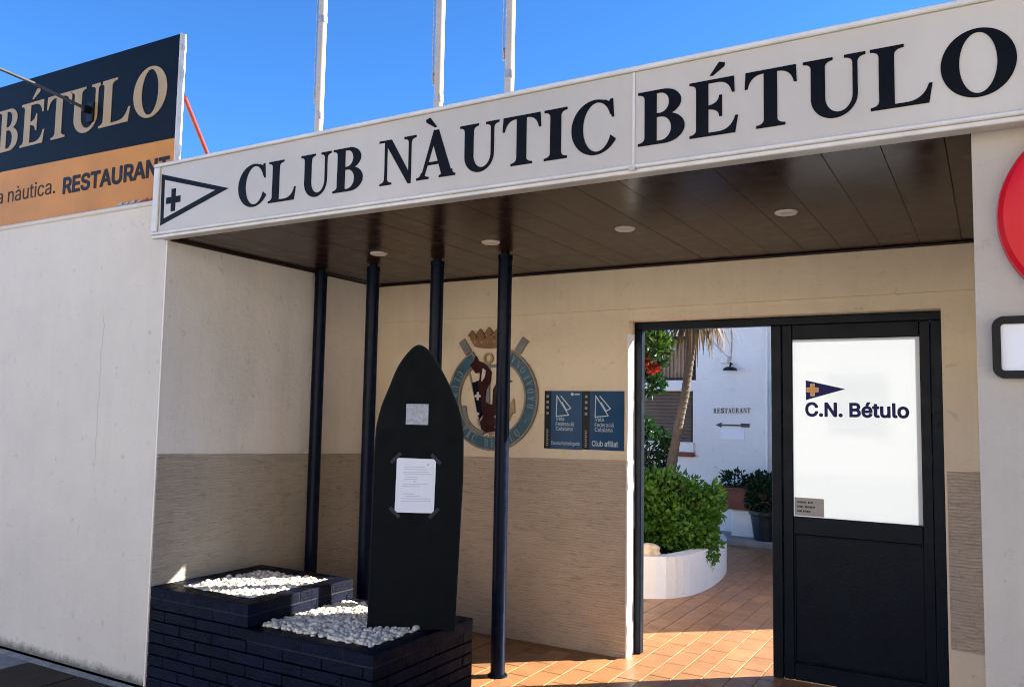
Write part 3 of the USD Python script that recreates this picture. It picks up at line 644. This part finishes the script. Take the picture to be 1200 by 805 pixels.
part('crown', clump((-2.34, 10.12, .60), (.25, .25, .27), 1500, 81, .055, .035), 'leaf_dark', t)
part('stem', tube([(-2.36, 10.12, .38), (-2.35, 10.12, .62)], [.02, .01], 7), 'trunk', t)

# ================================================================ SIGNS ON THE STREET FRONT
SY = 2.97
t = thing('fascia_sign', 'long white fascia sign with black serif club name across the porch', 'sign', (-1.75, SY, 2.48))
part('panel', bx(-4.045, -1.193, SY, SY + .03, 2.514, 2.884), 'sign_white', t)
part('panel', bx(-1.189, 1.10, SY + .0005, SY + .03, 2.514, 2.884), 'sign_white', t)
part('housing', bx(-4.09, 1.12, SY + .0305, YF - .003, 2.486, 2.90), 'sign_frame', t)
part('bottom_rail', [bx(-4.097, 1.125, SY - .012, SY + .029, 2.496, 2.513, .004), bx(-4.095, 1.124, SY - .004, SY + .03, 2.478, 2.4955, .003)], 'sign_frame', t)
part('top_rail', bx(-4.097, 1.125, SY - .012, SY + .03, 2.885, 2.906, .004), 'sign_frame', t)
part('end_rail', bx(-4.097, -4.046, SY - .010, SY + .029, 2.5135, 2.8845, .004), 'sign_frame', t)
part('seam_strip', bx(-1.1965, -1.1855, SY - .003, SY - .0002, 2.514, 2.884, .001), 'sign_frame', t)
part('seam_clip', bx(-1.205, -1.178, SY - .017, SY - .0125, 2.486, 2.504, .002), 'sign_white', t)
NAME = [('C', -3.408, -3.200), ('L', -3.186, -2.994), ('U', -2.963, -2.762), ('B', -2.749, -2.561), ('N', -2.465, -2.249), ('À', -2.245, -2.031), ('U', -2.010, -1.807), ('T', -1.790, -1.603), ('I', -1.588, -1.481), ('C', -1.462, -1.266),
        ('B', -1.173, -.985), ('É', -.966, -.783), ('T', -.758, -.574), ('U', -.553, -.347), ('L', -.333, -.145), ('O', -.1206, .0933)]
for ch, a, b in NAME:
    part('letter', flat(serif(ch, a, b, 2.583, .211), .002, (0, SY - .0002, 0)), 'vinyl_black', t)
tri = Polygon([(-4.035, 2.843), (-4.027, 2.548), (-3.482, 2.697)])
hole = Polygon([(-4.008, 2.808), (-4.002, 2.585), (-3.585, 2.699)])
part('pennant_outline', flat(tri.difference(hole), .002, (0, SY - .0002, 0)), 'vinyl_black', t)
part('cross', flat(unary_union([sbox(-3.944, 2.620, -3.908, 2.748), sbox(-3.986, 2.666, -3.866, 2.703)]), .002, (0, SY - .0002, 0)), 'vinyl_black', t)

# billboard above the street wall
BY = 3.10
t = thing('billboard', 'navy and orange restaurant billboard with gold serif letters above the street wall', 'billboard', (-5.1, BY, 2.75))
part('navy_panel', flat(Polygon([(-6.35, 3.150), (-4.112, 3.107), (-4.112, 3.737), (-6.35, 3.768)]), .012, (0, BY + .0125, 0)), 'board_navy', t)
part('orange_panel', flat(Polygon([(-6.35, 2.752), (-4.112, 2.752), (-4.112, 3.106), (-6.35, 3.149)]), .012, (0, BY + .0125, 0)), 'board_orange', t)
part('back_frame', flat(Polygon([(-6.35, 2.75), (-4.118, 2.75), (-4.118, 3.730), (-6.35, 3.762)]), .022, (0, BY + .035, 0)), 'alu', t)
part('edge_frame', [bx(-4.1115, -4.100, BY - .004, BY + .038, 2.75, 3.742, .002)] + [bx(-4.1002, -4.095, BY + .008, BY + .028, z, z + .03, .002) for z in (2.95, 3.2, 3.45, 3.64)], 'alu', t)
for ch, a, b, base in (('B', -6.016, -5.77, 3.283), ('É', -5.739, -5.457, 3.283), ('T', -5.436, -5.158, 3.283), ('U', -5.171, -4.836, 3.281), ('L', -4.860, -4.548, 3.281), ('O', -4.520, -4.206, 3.279)):
    part('letter', flat(serif(ch, a, b, base, .296), .003, (0, BY + .0002, 0)), 'gold_letter', t)
part('lettering', sans('RESTAURANT', -5.203, -4.150, 2.900, BY + .0002, .002, cap=.100, bold=4), 'brown_black', t)
part('lettering', sans('a nàutica.', -5.975, -5.290, 2.914, BY + .0002, .002, cap=.098, bold=False), 'brown_black', t)
t = thing('sign_lamp_arm', 'thin lamp arm reaching up and out from the restaurant billboard', 'lamp arm', (-4.93, BY, 3.39))
part('bracket', [bx(-4.975, -4.905, BY - .016, BY - .004, 3.33, 3.46, .004), bx(-4.955, -4.925, BY - .06, BY - .016, 3.385, 3.43, .004)], 'lamp_black', t)
part('arm', tube([(-4.94, BY - .05, 3.41), (-4.99, BY - .35, 3.475), (-5.06, BY - .75, 3.535)], .010, 10), 'arm_grey', t, smooth=40)
solo('billboard_prop', tube([(-4.107, BY + .045, 3.365), (-4.597, 3.75, 3.217)], .014, 12), 'red_tube', 'red painted steel prop behind the right end of the billboard', 'prop', smooth=40)
t = thing('wall_top_scraps', 'faded red and blue plastic scraps lying under the billboard edge', 'scraps', (-4.4, BY - .02, 2.735))
for k in range(7):
    x = -4.62 + .06 * k
    part('scrap', trimesh.convex.convex_hull(np.array([(x, BY - .005, 2.737), (x + .07, BY - .015, 2.74 + .02 * rng.uniform()), (x + .035, BY - .035, 2.739), (x + .05, BY - .008, 2.765 + .012 * rng.uniform()), (x + .01, BY - .006, 2.757)])), 'debris_red' if k in (4, 5) else 'debris', t)

# flagpoles on the canopy roof
def flagpole(loc, label):
    t = thing('flagpole', label, 'flagpole', loc, 'white flagpoles standing behind the fascia sign')
    x, y, z = loc
    part('pole', tube([(x, y, z), (x, y, z + 1.6), (x, y, z + 4.5)], [.0255, .0255, .020], 20), 'flagpole_white', t, smooth=40)
    part('base', lathe([(0, 0), (.07, 0), (.07, .015), (.04, .03), (0, .03)], (x, y, z), 20), 'steel', t, smooth=40)
    part('cleat', [bx(x - .038, x - .026, y - .012, y + .012, z + .52, z + .56, .003), bx(x - .046, x - .030, y - .007, y + .007, z + .505, z + .575, .003)], 'steel', t)
    part('halyard', tube([(x - .036, y - .012, z + .54), (x - .033, y - .015, z + 1.2), (x - .035, y - .010, z + 2.4), (x - .030, y - .008, z + 4.4)], .0035, 6), 'flagpole_white', t)
    for h in (.42, 1.02): part('band', lathe([(.0250, -.02), (.029, -.02), (.029, .02), (.0250, .02)], (x, y, z + h), 20), 'steel', t, smooth=40)
    return t
fz = 2.8785
fp = flagpole((-3.48, 3.62, fz), 'leftmost white flagpole above the letters C L U B')
dup(fp, (-2.60, 3.62, fz - .05), 'middle white flagpole above the word NÀUTIC', 'white flagpoles standing behind the fascia sign')
dup(fp, (-2.148, 3.62, fz), 'rightmost of the three white flagpoles, above the letter T', 'white flagpoles standing behind the fascia sign')

# red disc and white plate on the pillar
t = thing('red_disc_sign', 'red round sign on the right pillar, cut by the picture edge', 'sign', (.345, YF, 2.19))
prof = [(0, .062), (.27, .060), (.302, .052), (.316, .036), (.320, .015), (.320, 0), (0, 0)]
m = trimesh.creation.revolve(np.array(prof[::-1]), sections=72); v = np.array(m.vertices)
part('disc', trimesh.Trimesh(np.c_[v[:, 0] + .345, YF - .003 - v[:, 2], v[:, 1] + 2.19], m.faces, process=False), 'red_sign', t, smooth=30)
t = thing('framed_plate', 'blank white plate in a thick rounded black frame below the red disc', 'sign', (.25, YF, 1.775))
outer_ = sbox(.003 + .035, 1.678 + .035, .50 - .035, 1.874 - .035).buffer(.035, 12)
inner_ = outer_.buffer(-.024)
part('frame', flat(outer_.difference(inner_), .035, (0, YF - .001, 0)), 'lamp_black', t)
part('plate', flat(inner_.buffer(-.0005), .024, (0, YF - .001, 0)), 'plate_white', t)

# ================================================================ PORCH
# posts
PY = 4.27
def post(loc, label):
    t = thing('post', label, 'post', loc, 'round navy posts between planter and doorway')
    x, y, z = loc
    part('shaft', tube([(x, y, z + .004), (x, y, z + 2.445)], .0425, 28), 'post_paint', t, smooth=40)
    part('collar', lathe([(.0, 2.446), (.046, 2.446), (.046, 2.478), (.028, 2.480), (.028, 2.497), (0, 2.497)], (x, y, z), 28), 'navy_paint', t, smooth=40)
    part('foot_ring', lathe([(.043, 0.0), (.058, 0.0), (.058, .008), (.047, .016), (.043, .016)], (x, y, z), 28), 'navy_paint', t, smooth=40)
    return t
pz = .007
p0 = post((-4.028, PY, pz), 'leftmost navy post, beside the side wall behind the upper planter')
dup(p0, (-3.563, PY, pz), 'second navy post, just left of the tall black board')
dup(p0, (-3.040, PY, pz), 'third navy post, rising behind the pointed top of the black board')
dup(p0, (-2.538, PY, pz), 'navy post standing on the tiled floor in front of the crest')

# recessed lights
def light(x, label):
    t = thing('ceiling_light', label, 'ceiling light', (x, 3.94, ZC), 'round recessed lights in the plank ceiling')
    part('rim', lathe([(.030, -.004), (.046, -.012), (.053, -.006), (.053, -.001), (.030, -.001)], (x, 3.94, ZC), 28), 'light_rim', t, smooth=40)
    part('lens', lathe([(0, -.006), (.029, -.004), (.029, -.001), (0, -.001)], (x, 3.94, ZC), 24), 'light_lens', t, smooth=40)
    return t
l0 = light(-3.250, 'leftmost ceiling light, beside the second navy post')
for x, lb in ((-2.440, 'ceiling light just in front of the navy post by the crest'), (-1.625, 'ceiling light below the seam of the fascia sign panels'), (-.815, 'rightmost ceiling light, in front of the door with white panel')):
    dup(l0, (x, 3.94, ZC), lb)

# brick planter: upper block, lower block, rims of bricks, pebbles
t = thing('brick_planter', 'stepped planter of navy painted bricks standing against the side wall', 'planter', (-3.2, 3.48, 0))
UX0, UX1, LX1, PY0, PY1, UZ, LZ = -4.066, -3.300, -2.480, 3.06, 3.865, .545, .425
PYL = 3.90
core = .0024
part('core', [bx(UX0 + .01, UX1 - core, PY0 + core, PY1 - core, 0.007, UZ - .09), bx(UX0 + .01, UX1 - core, PY0 + core, PY0 + .115, .008, UZ - .006), bx(UX0 + .01, UX1 - core, PY1 - .115, PY1 - core, .008, UZ - .006),
              bx(UX0 + .012, UX0 + .125, PY0 + .1151, PY1 - .1151, .009, UZ - .006), bx(UX1 - .115, UX1 - core, PY0 + .1151, PY1 - .1151, .009, UZ - .006),
              bx(UX1 - .002, LX1 - core, PY0 + core, PYL - core, .0075, LZ - .07), bx(UX1 - .002, LX1 - core, PY0 + core, PY0 + .115, .0085, LZ - .006), bx(UX1 - .002, LX1 - core, PYL - .115, PYL - core, .0085, LZ - .006), bx(LX1 - .115, LX1 - core, PY0 + .1151, PYL - .1151, .0095, LZ - .006)], 'navy_mortar', t)
def bricks_x(x0, x1, y0, y1, z, h, off, L=.2545):
    x = x0 - off
    while x < x1 - .01:
        a, b = max(x, x0), min(x + L - .004, x1)
        if 0 < x1 - b < .05: b = x1; x += L
        if b - a > .006:
            j = rng.uniform(-.0009, .0009, 3)
            part('brick', bx(a, b, y0 + j[0], y1, z + .001 + j[1] * .4, z + h - .0045 + j[2] * .4, .0022), 'navy_brick', t)
        x += L
def bricks_y(y0, y1, x0, x1, z, h, off, L=.2545):
    y = y0 - off
    while y < y1 - .01:
        a, b = max(y, y0), min(y + L - .004, y1)
        if 0 < y1 - b < .05: b = y1; y += L
        if b - a > .006:
            j = rng.uniform(-.0009, .0009, 3)
            part('brick', bx(x0, x1 + j[0], a, b, z + .001 + j[1] * .4, z + h - .0045 + j[2] * .4, .0022), 'navy_brick', t)
        y += L
CH = .0605
for k in range(9):
    z = .0005 + CH * k
    o = 0 if k % 2 else .127
    if k < 7:
        bricks_x(UX0, LX1 - .001, PY0, PY0 + .11, z, CH, o)
        bricks_y(PY0 + .1125, PYL, LX1 - .11, LX1, z, CH, .127 - o)
    else:
        bricks_x(UX0, UX1, PY0, PY0 + .11, z, CH, o)
        bricks_y(PY0 + .1125, PY1, UX1 - .11, UX1, z, CH, .127 - o)
# rims behind
z = .0005 + CH * 8
bricks_x(UX0, UX1 - .112, PY1 - .11, PY1, z, CH, .05)
bricks_y(PY0 + .1125, PY1 - .1125, UX0, UX0 + .12, z, CH, .1)
z = .0005 + CH * 6
bricks_x(UX1 + .004, LX1 - .112, PYL - .11, PYL, z, CH, .05)
def pebbles(name, label, x0, x1, y0, y1, zt, n, seed, hole=None):
    g = np.random.default_rng(seed); ms = []
    base = [trimesh.creation.icosphere(subdivisions=1, radius=1.0) for _ in range(1)]
    for k in range(n):
        c = np.array([g.uniform(x0, x1), g.uniform(y0, y1), zt + g.uniform(-.022, .004)])
        if hole is not None and hole(c): continue
        v = np.array(base[0].vertices); s = .0075 + .013 * g.uniform() ** 1.7
        v = v * (1 + .18 * np.sin(v @ g.normal(size=3) * 2.1 + g.uniform(0, 6)))[:, None] * np.array([1, g.uniform(.75, 1), g.uniform(.55, .8)]) * s
        a = g.uniform(0, 6.28); R_ = np.array([[math.cos(a), -math.sin(a), 0], [math.sin(a), math.cos(a), 0], [0, 0, 1]])
        ms.append(trimesh.Trimesh(v @ R_.T + c, base[0].faces, process=False))
    solo(name, ms, 'pebble', label, 'pebbles', kind='stuff', smooth=60)
pebbles('pebble_bed', 'white pebbles filling the upper left step of the navy planter', UX0 + .125, UX1 - .105, PY0 + .112, PY1 - .108, UZ - .012, 2700, 91)
pebbles('pebble_bed', 'white pebbles around the foot of the tall black board', UX1 + .006, LX1 - .100, PY0 + .098, PYL - .108, LZ + .002, 3300, 92)

# tall black board shaped like a boat deck, facing the street
B0 = np.array([-2.80, 3.385, 0.0]); BU = np.array([.817, .577, 0.0]); BU /= np.linalg.norm(BU); BN = np.cross(BU, [0, 0, 1.0])
left = [(.005, .405), (.012, 1.19), (.018, 1.42), (.040, 1.545), (.078, 1.650), (.123, 1.766), (.178, 1.848), (.210, 1.878)]
right = [(.256, 1.878), (.292, 1.850), (.346, 1.770), (.412, 1.645), (.458, 1.525), (.478, 1.40), (.480, 1.19), (.454, .405)]
ctl = np.array(left[1:] + [(.233, 1.886)] + right[:-1])
tt = np.r_[0, np.cumsum(np.linalg.norm(np.diff(ctl, axis=0), axis=1))]
from scipy.interpolate import PchipInterpolator
ts = np.linspace(0, tt[-1], 90)
outl = Polygon([left[0]] + list(zip(PchipInterpolator(tt, ctl[:, 0])(ts), PchipInterpolator(tt, ctl[:, 1])(ts))) + [right[-1]])
sm = outl.buffer(-.006).buffer(.006, 8)
t = thing('boat_board', 'tall black board with pointed top like a boat, standing in the planter pebbles', 'board', B0 + [.2, .15, .42])
part('panel', flat(sm, .026, B0 - BN * .026, BU), 'board_black', t)
part('edge', flat(sm.difference(sm.buffer(-.006)), .0015, B0 + BN * .0002, BU), 'navy_paint', t)
part('brace', [trimesh.Trimesh((lambda q: q)(np.array(bx(.06, .09, -.06, -.0275, .40, 1.2, .003).vertices) @ np.array([BU, BN, [0, 0, 1.0]]) + B0), bx(.06, .09, -.06, -.0275, .40, 1.2, .003).faces, process=False),
               trimesh.Trimesh(np.array(bx(.38, .41, -.06, -.0275, .40, 1.2, .003).vertices) @ np.array([BU, BN, [0, 0, 1.0]]) + B0, bx(.38, .41, -.06, -.0275, .40, 1.2, .003).faces, process=False)], 'board_black', t)
part('screw', [trimesh.Trimesh(np.array(flat(Point(a, z).buffer(.006), .002, B0 + BN * .0019, BU).vertices), flat(Point(a, z).buffer(.006), .002, B0 + BN * .0019, BU).faces, process=False) for a, z in ((.075, .60), (.395, .60), (.075, 1.1), (.395, 1.1))], 'steel', t) if False else None
def onboard(shape, depth, lift): return flat(shape, depth, B0 + BN * lift, BU)
solo('sticker', onboard(sbox(.1735, 1.466, .2895, 1.574), .0006, .0022), 'sticker', 'small square grey sticker near the top of the black board', 'sticker')
t = thing('notice_sheet', 'white sheet of paper taped at its corners to the black board', 'notice', B0 + [.2, .15, 1.0])
sheet = Polygon([(.1285, 1.013), (.3310, 1.010), (.3365, 1.288), (.1330, 1.293)])
part('sheet', onboard(sheet, .0006, .0022), 'paper', t)
g = np.random.default_rng(5); lines = []
for z in np.arange(1.045, 1.265, .0125):
    if g.uniform() < .75:
        a = .150 + g.uniform(0, .03); b = .318 - g.uniform(0, .09)
        lines.append(sbox(a, z, b, z + .0022))
lines.append(sbox(.292, 1.255, .300, 1.264)); lines.append(sbox(.222, 1.17, .232, 1.175))
part('print', onboard(unary_union(lines), .0004, .0029), 'print', t)
for cx, cz, a in ((.128, 1.293, 45), (.336, 1.288, -45), (.128, 1.013, -45), (.332, 1.010, 45)):
    part('tape', onboard(affinity.rotate(sbox(cx - .035, cz - .009, cx + .035, cz + .009), a), .0004, .0034), 'tape', t)

# club crest on the back wall
CX, CZ, CD = -3.072, 1.635, YB - .0005
t = thing('wall_crest', 'round blue club crest with crown, anchor and winged beast on cream wall', 'crest', (CX, YB, CZ))
R1, R2 = .372, .268
def cr(shape, depth, material, name, lift=0, label=None): return part(name, flat(shape, depth, (CX, CD - lift, CZ)), material, t, label=label)
band = ell(0, 0, R1, R1, 120).difference(ell(0, 0, R2, R2, 120))
gap = Polygon([(0, 0), (-.26, .52), (.24, .52)])
band = band.difference(gap)
cr(band.buffer(-.012), .014, 'crest_blue', 'ring')
cr(band.difference(band.buffer(-.014)), .020, 'crest_edge', 'ring_border')
for sgn in (-1, 1):
    bar = affinity.translate(affinity.rotate(sbox(-.028, -.05, .028, .06), -sgn * 35, origin=(0, 0)), sgn * .232, .362)
    cr(bar, .018, 'crest_grey', 'staff_end')
# ring lettering reads counter-clockwise with its feet outwards
TXT = 'CLUB NAUTIC BETULO - BADALONA'
a0, a1 = 148.0, 417.0
for k, ch in enumerate(TXT):
    if ch == ' ': continue
    ang = a0 + (a1 - a0) * k / (len(TXT) - 1)
    gl = sbox(-.014, .022, .014, .029) if ch == '-' else serif(ch, -.017, .017, 0, .054)
    gl = affinity.translate(affinity.rotate(affinity.translate(gl, 0, -.027), ang + 90, origin=(0, 0)), .320 * math.cos(math.radians(ang)), .320 * math.sin(math.radians(ang)))
    cr(gl, .004, 'crest_letter', 'letter', .0142)
# crown
kx, kz = -.035, .415
crown = [Polygon([(kx - .120, kz - .040), (kx + .120, kz - .040), (kx + .150, kz + .004), (kx - .150, kz + .004)]).union(affinity.translate(ell(0, 0, .120, .022), kx, kz - .040))]
cr(unary_union(crown), .022, 'crest_bronze', 'crown')
pk = []
for i in range(-2, 3):
    x = kx + i * .062; h = .066 - abs(i) * .010; ln = i * .010
    pk += [Polygon([(x - .026, kz + .000), (x + .026, kz + .000), (x + .010 + ln, kz + h * .55), (x + .030 + ln, kz + h * .70), (x + .018 + ln, kz + h), (x + ln, kz + h + .020), (x - .018 + ln, kz + h), (x - .030 + ln, kz + h * .70), (x - .010 + ln, kz + h * .55)]).buffer(.004)]
    if i < 2: pk += [Point(x + .031 + ln, kz + .022).buffer(.011), LineString([(x + .031 + ln, kz), (x + .031 + ln, kz + .02)]).buffer(.004)]
cr(unary_union(pk), .018, 'crest_bronze', 'crown_points')
cr(unary_union([Point(kx + i * .055, kz - .018).buffer(.008) for i in range(-2, 3)]), .004, 'crest_gold', 'crown_jewels', .0222)
# anchor
cr(ell(-.036, .282, .040, .040).difference(ell(-.036, .282, .024, .026)), .018, 'crest_gold', 'anchor_ring')
cr(sbox(-.165, .215, .085, .238).union(sbox(-.052, -.20, -.022, .245)), .012, 'crest_grey', 'anchor_shank')
ar = [(-.235, -.075), (-.215, -.155), (-.150, -.215), (-.055, -.255)]
c1 = LineString(curve(ar[0], (-.225, -.235), ar[3], 16)).buffer(.019)
cr(c1, .016, 'crest_grey', 'anchor_arm', label='grey left arm of the anchor')
c2 = LineString(curve((-.055, -.255), (.105, -.245), (.165, -.075), 16)).buffer(.013)
cr(c2.union(Polygon([(.178, .0), (.19, -.105), (.130, -.085)])), .016, 'crest_gold', 'anchor_arm', label='gold right arm of the anchor')
# pennant and beast
cr(Polygon([(-.168, .105), (-.085, .13), (-.045, .06), (-.075, -.12), (-.105, -.15)]), .020, 'crest_navy', 'pennant')
cr(affinity.translate(unary_union([sbox(-.009, -.028, .009, .028), sbox(-.026, -.009, .026, .009)]), -.112, .012), .003, 'crest_pale', 'pennant_cross', .0202)
cr(LineString([(-.202, .20), (-.15, .02), (-.098, -.19)]).buffer(.005), .014, 'crest_gold', 'pennant_staff')
beast = Polygon([(-.185, .235), (-.150, .262), (-.142, .300), (-.118, .262), (-.086, .255), (-.040, .225), (-.010, .18), (-.020, .10), (-.05, .05), (-.052, -.03), (-.02, -.045), (.012, -.05), (.016, .06), (.05, .12), (.12, .135), (.165, .118), (.12, .10), (.07, .06), (.072, -.04), (.05, -.12), (.060, -.19), (.03, -.235), (-.03, -.245), (-.075, -.225), (-.088, -.18), (-.062, -.13), (-.076, -.07), (-.088, .02), (-.115, .085), (-.098, .145), (-.098, .185), (-.135, .175), (-.160, .205)])
cr(beast.buffer(.004).buffer(-.004), .024, 'crest_maroon', 'beast', .001)
cr(Polygon([(-.070, .205), (-.050, .19), (-.060, .145), (-.080, .12)]).buffer(.004), .003, 'crest_pale', 'beast_mark', .0252)
cr(unary_union([LineString(curve((-.105, -.14), (-.135, -.19), (-.085, -.215), 8)).buffer(.007), LineString(curve((.04, -.13), (.075, -.17), (.045, -.205), 8)).buffer(.007), Point(-.105, -.115).buffer(.011), Polygon([(-.045, -.252), (-.055, -.275), (-.03, -.262), (-.005, -.277), (-.012, -.25)])]), .005, 'crest_pale', 'scrolls', .0245)

# two blue sailing federation plaques
for k, (x0, x1, lab, line) in enumerate(((-2.652, -2.338, 'left blue plaque with sail drawing and small print along its foot', 'Escola homologada'), (-2.364, -2.069, 'right blue plaque with sail drawing, reading club affiliated, next to the doorway', 'Club afiliat'))):
    t = thing('sailing_plaque', lab, 'plaque', (x0, YB, 1.49), 'blue sailing federation plaques by the doorway')
    if k == 0: x1 = -2.366
    zb, zt = 1.296 + .004 * k, 1.687
    sb_ = x0 + .050
    part('dark_strip', bx(x0, sb_ - .0005, YB - .0075, YB - .0012, zb, zt, .001), 'plaque_dark', t)
    part('plate', bx(sb_, x1, YB - .0085, YB - .0012, zb, zt, .001), 'plaque_blue', t)
    yp = YB - .0086
    sail = [LineString([(sb_ + .045, 1.655), (sb_ + .042, 1.515), (sb_ + .135, 1.525), (sb_ + .045, 1.655)]), LineString([(sb_ + .075, 1.652), (sb_ + .150, 1.572), (sb_ + .120, 1.556), (sb_ + .085, 1.61)])]
    part('sail_drawing', flat(unary_union(sail).buffer(.0035), .0012, (0, yp, 0)), 'plaque_print', t)
    for txt_, zz, w_, bd in (('Vela', 1.487, .062, False), ('Federació', 1.452, .135, False), ('Catalana', 1.420, .125, False)):
        part('lettering', sans(txt_, sb_ + .040, sb_ + .040 + w_, zz, yp, .0012, cap=.026, bold=bd), 'plaque_print', t)
    part('lettering', sans(line, sb_ + (.008 if k == 0 else .02), sb_ + (.218 if k == 0 else .205), 1.325, yp, .0012, cap=.024 if k == 0 else .034, bold=k == 1), 'plaque_print', t)
    mk = [sbox(x0 + .016, 1.64 - .038 * i, x0 + .034, 1.658 - .038 * i) for i in range(4)] + [sbox(x0 + .018, 1.315 + .013 * i, x0 + .030 + .004 * (i % 2), 1.322 + .013 * i) for i in range(9)]
    part('strip_marks', flat(unary_union(mk), .001, (0, YB - .0076, 0)), 'plaque_grey', t)
    if k == 0:
        part('emblem', flat(Point(sb_ + .160, 1.665).buffer(.011).union(sbox(sb_ + .178, 1.660, sb_ + .215, 1.668)), .0012, (0, yp, 0)), 'plaque_print', t)

# doorway: frame, fixed leaf with opal panel
FY = 5.135
t = thing('door_frame', 'dark navy metal frame of the porch doorway', 'door frame', (-1.14, FY, 0))
part('jamb', bx(-2.0425, -1.994, FY, FY + .06, 0.007, 2.092, .004), 'navy_paint', t)
part('jamb', bx(-.292, -.2345, FY, FY + .06, .007, 2.092, .004), 'navy_paint', t)
part('header', bx(-2.0425, -.2345, FY, FY + .061, 2.0925, 2.1425, .004), 'navy_paint', t)
part('sun_seal', bx(-2.0440, -2.0426, FY + .01, FY + .05, .01, 2.09), 'lamp_black', t)
t = thing('door_leaf', 'closed navy door leaf with a glowing white upper panel and recessed lower panel', 'door', (-.72, FY, 0))
LY = FY + .006
part('stile', bx(-1.160, -1.098, LY - .008, LY + .048, .012, 2.092, .005), 'navy_paint', t)
part('stile', bx(-1.0965, -1.038, LY, LY + .042, .014, 2.092, .004), 'navy_paint', t)
part('stile', bx(-.348, -.2935, LY, LY + .042, .014, 2.092, .004), 'navy_paint', t)
part('rail', bx(-1.0375, -.3485, LY + .0005, LY + .042, 2.004, 2.0922, .004), 'navy_paint', t)
part('rail', bx(-1.0375, -.3485, LY + .0005, LY + .042, .852, .956, .004), 'navy_paint', t)
part('rail', bx(-1.0375, -.3485, LY + .0005, LY + .042, .0145, .115, .004), 'navy_paint', t)
part('lower_panel', bx(-1.0374, -.3486, LY + .016, LY + .030, .1155, .8515), 'navy_paint', t)
part('bead', [bx(-1.0374, -1.028, LY + .006, LY + .0155, .116, .851, .002), bx(-.358, -.3486, LY + .006, LY + .0155, .116, .851, .002), bx(-1.0278, -.3582, LY + .006, LY + .0155, .842, .851, .002), bx(-1.0278, -.3582, LY + .006, LY + .0155, .116, .125, .002)], 'navy_paint', t)
gp = part('opal_panel', bx(-1.0372, -.3488, LY + .017, LY + .019, .9565, 2.0035), 'opal', t)
GY = LY + .0165
def gl(shape, material, name): return part(name, flat(shape, .0008, (0, GY, 0)), material, t)
pn = Polygon([(-.963, 1.760), (-.963, 1.642), (-.742, 1.708)])
cx, cz = -.925, 1.703
cross = unary_union([sbox(cx - .009, cz - .032, cx + .009, cz + .032), sbox(cx - .030, cz - .010, cx + .030, cz + .010)]).buffer(.003)
gl(pn.difference(cross.buffer(.001)), 'flag_navy', 'pennant')
gl(cross, 'flag_gold', 'pennant_cross')
part('lettering', sans('C.N. Bétulo', -.968, -.407, 1.549, GY, .0008, cap=.076, bold=4), 'flag_navy', t)
t2 = thing('glass_sticker', 'grey sticker with three lines of print, lower left of the white panel', 'sticker', (-.955, GY, 1.01))
part('sheet', flat(sbox(-1.034, .9600, -.868, 1.066), .0006, (0, GY, 0)), 'sticker_grey', t2)
g = np.random.default_rng(8); dashes = []
for z, ws in ((1.034, (.050, .028)), (1.008, (.032, .055)), (.982, (.022, .040))):
    x = -1.018
    for w_ in ws:
        for q in np.arange(0, w_, .0072): dashes.append(sbox(x + q, z, x + q + .0052, z + .011))
        x += w_ + .011
part('print', flat(unary_union(dashes), .0004, (0, GY - .0007, 0)), 'brown_black', t2)
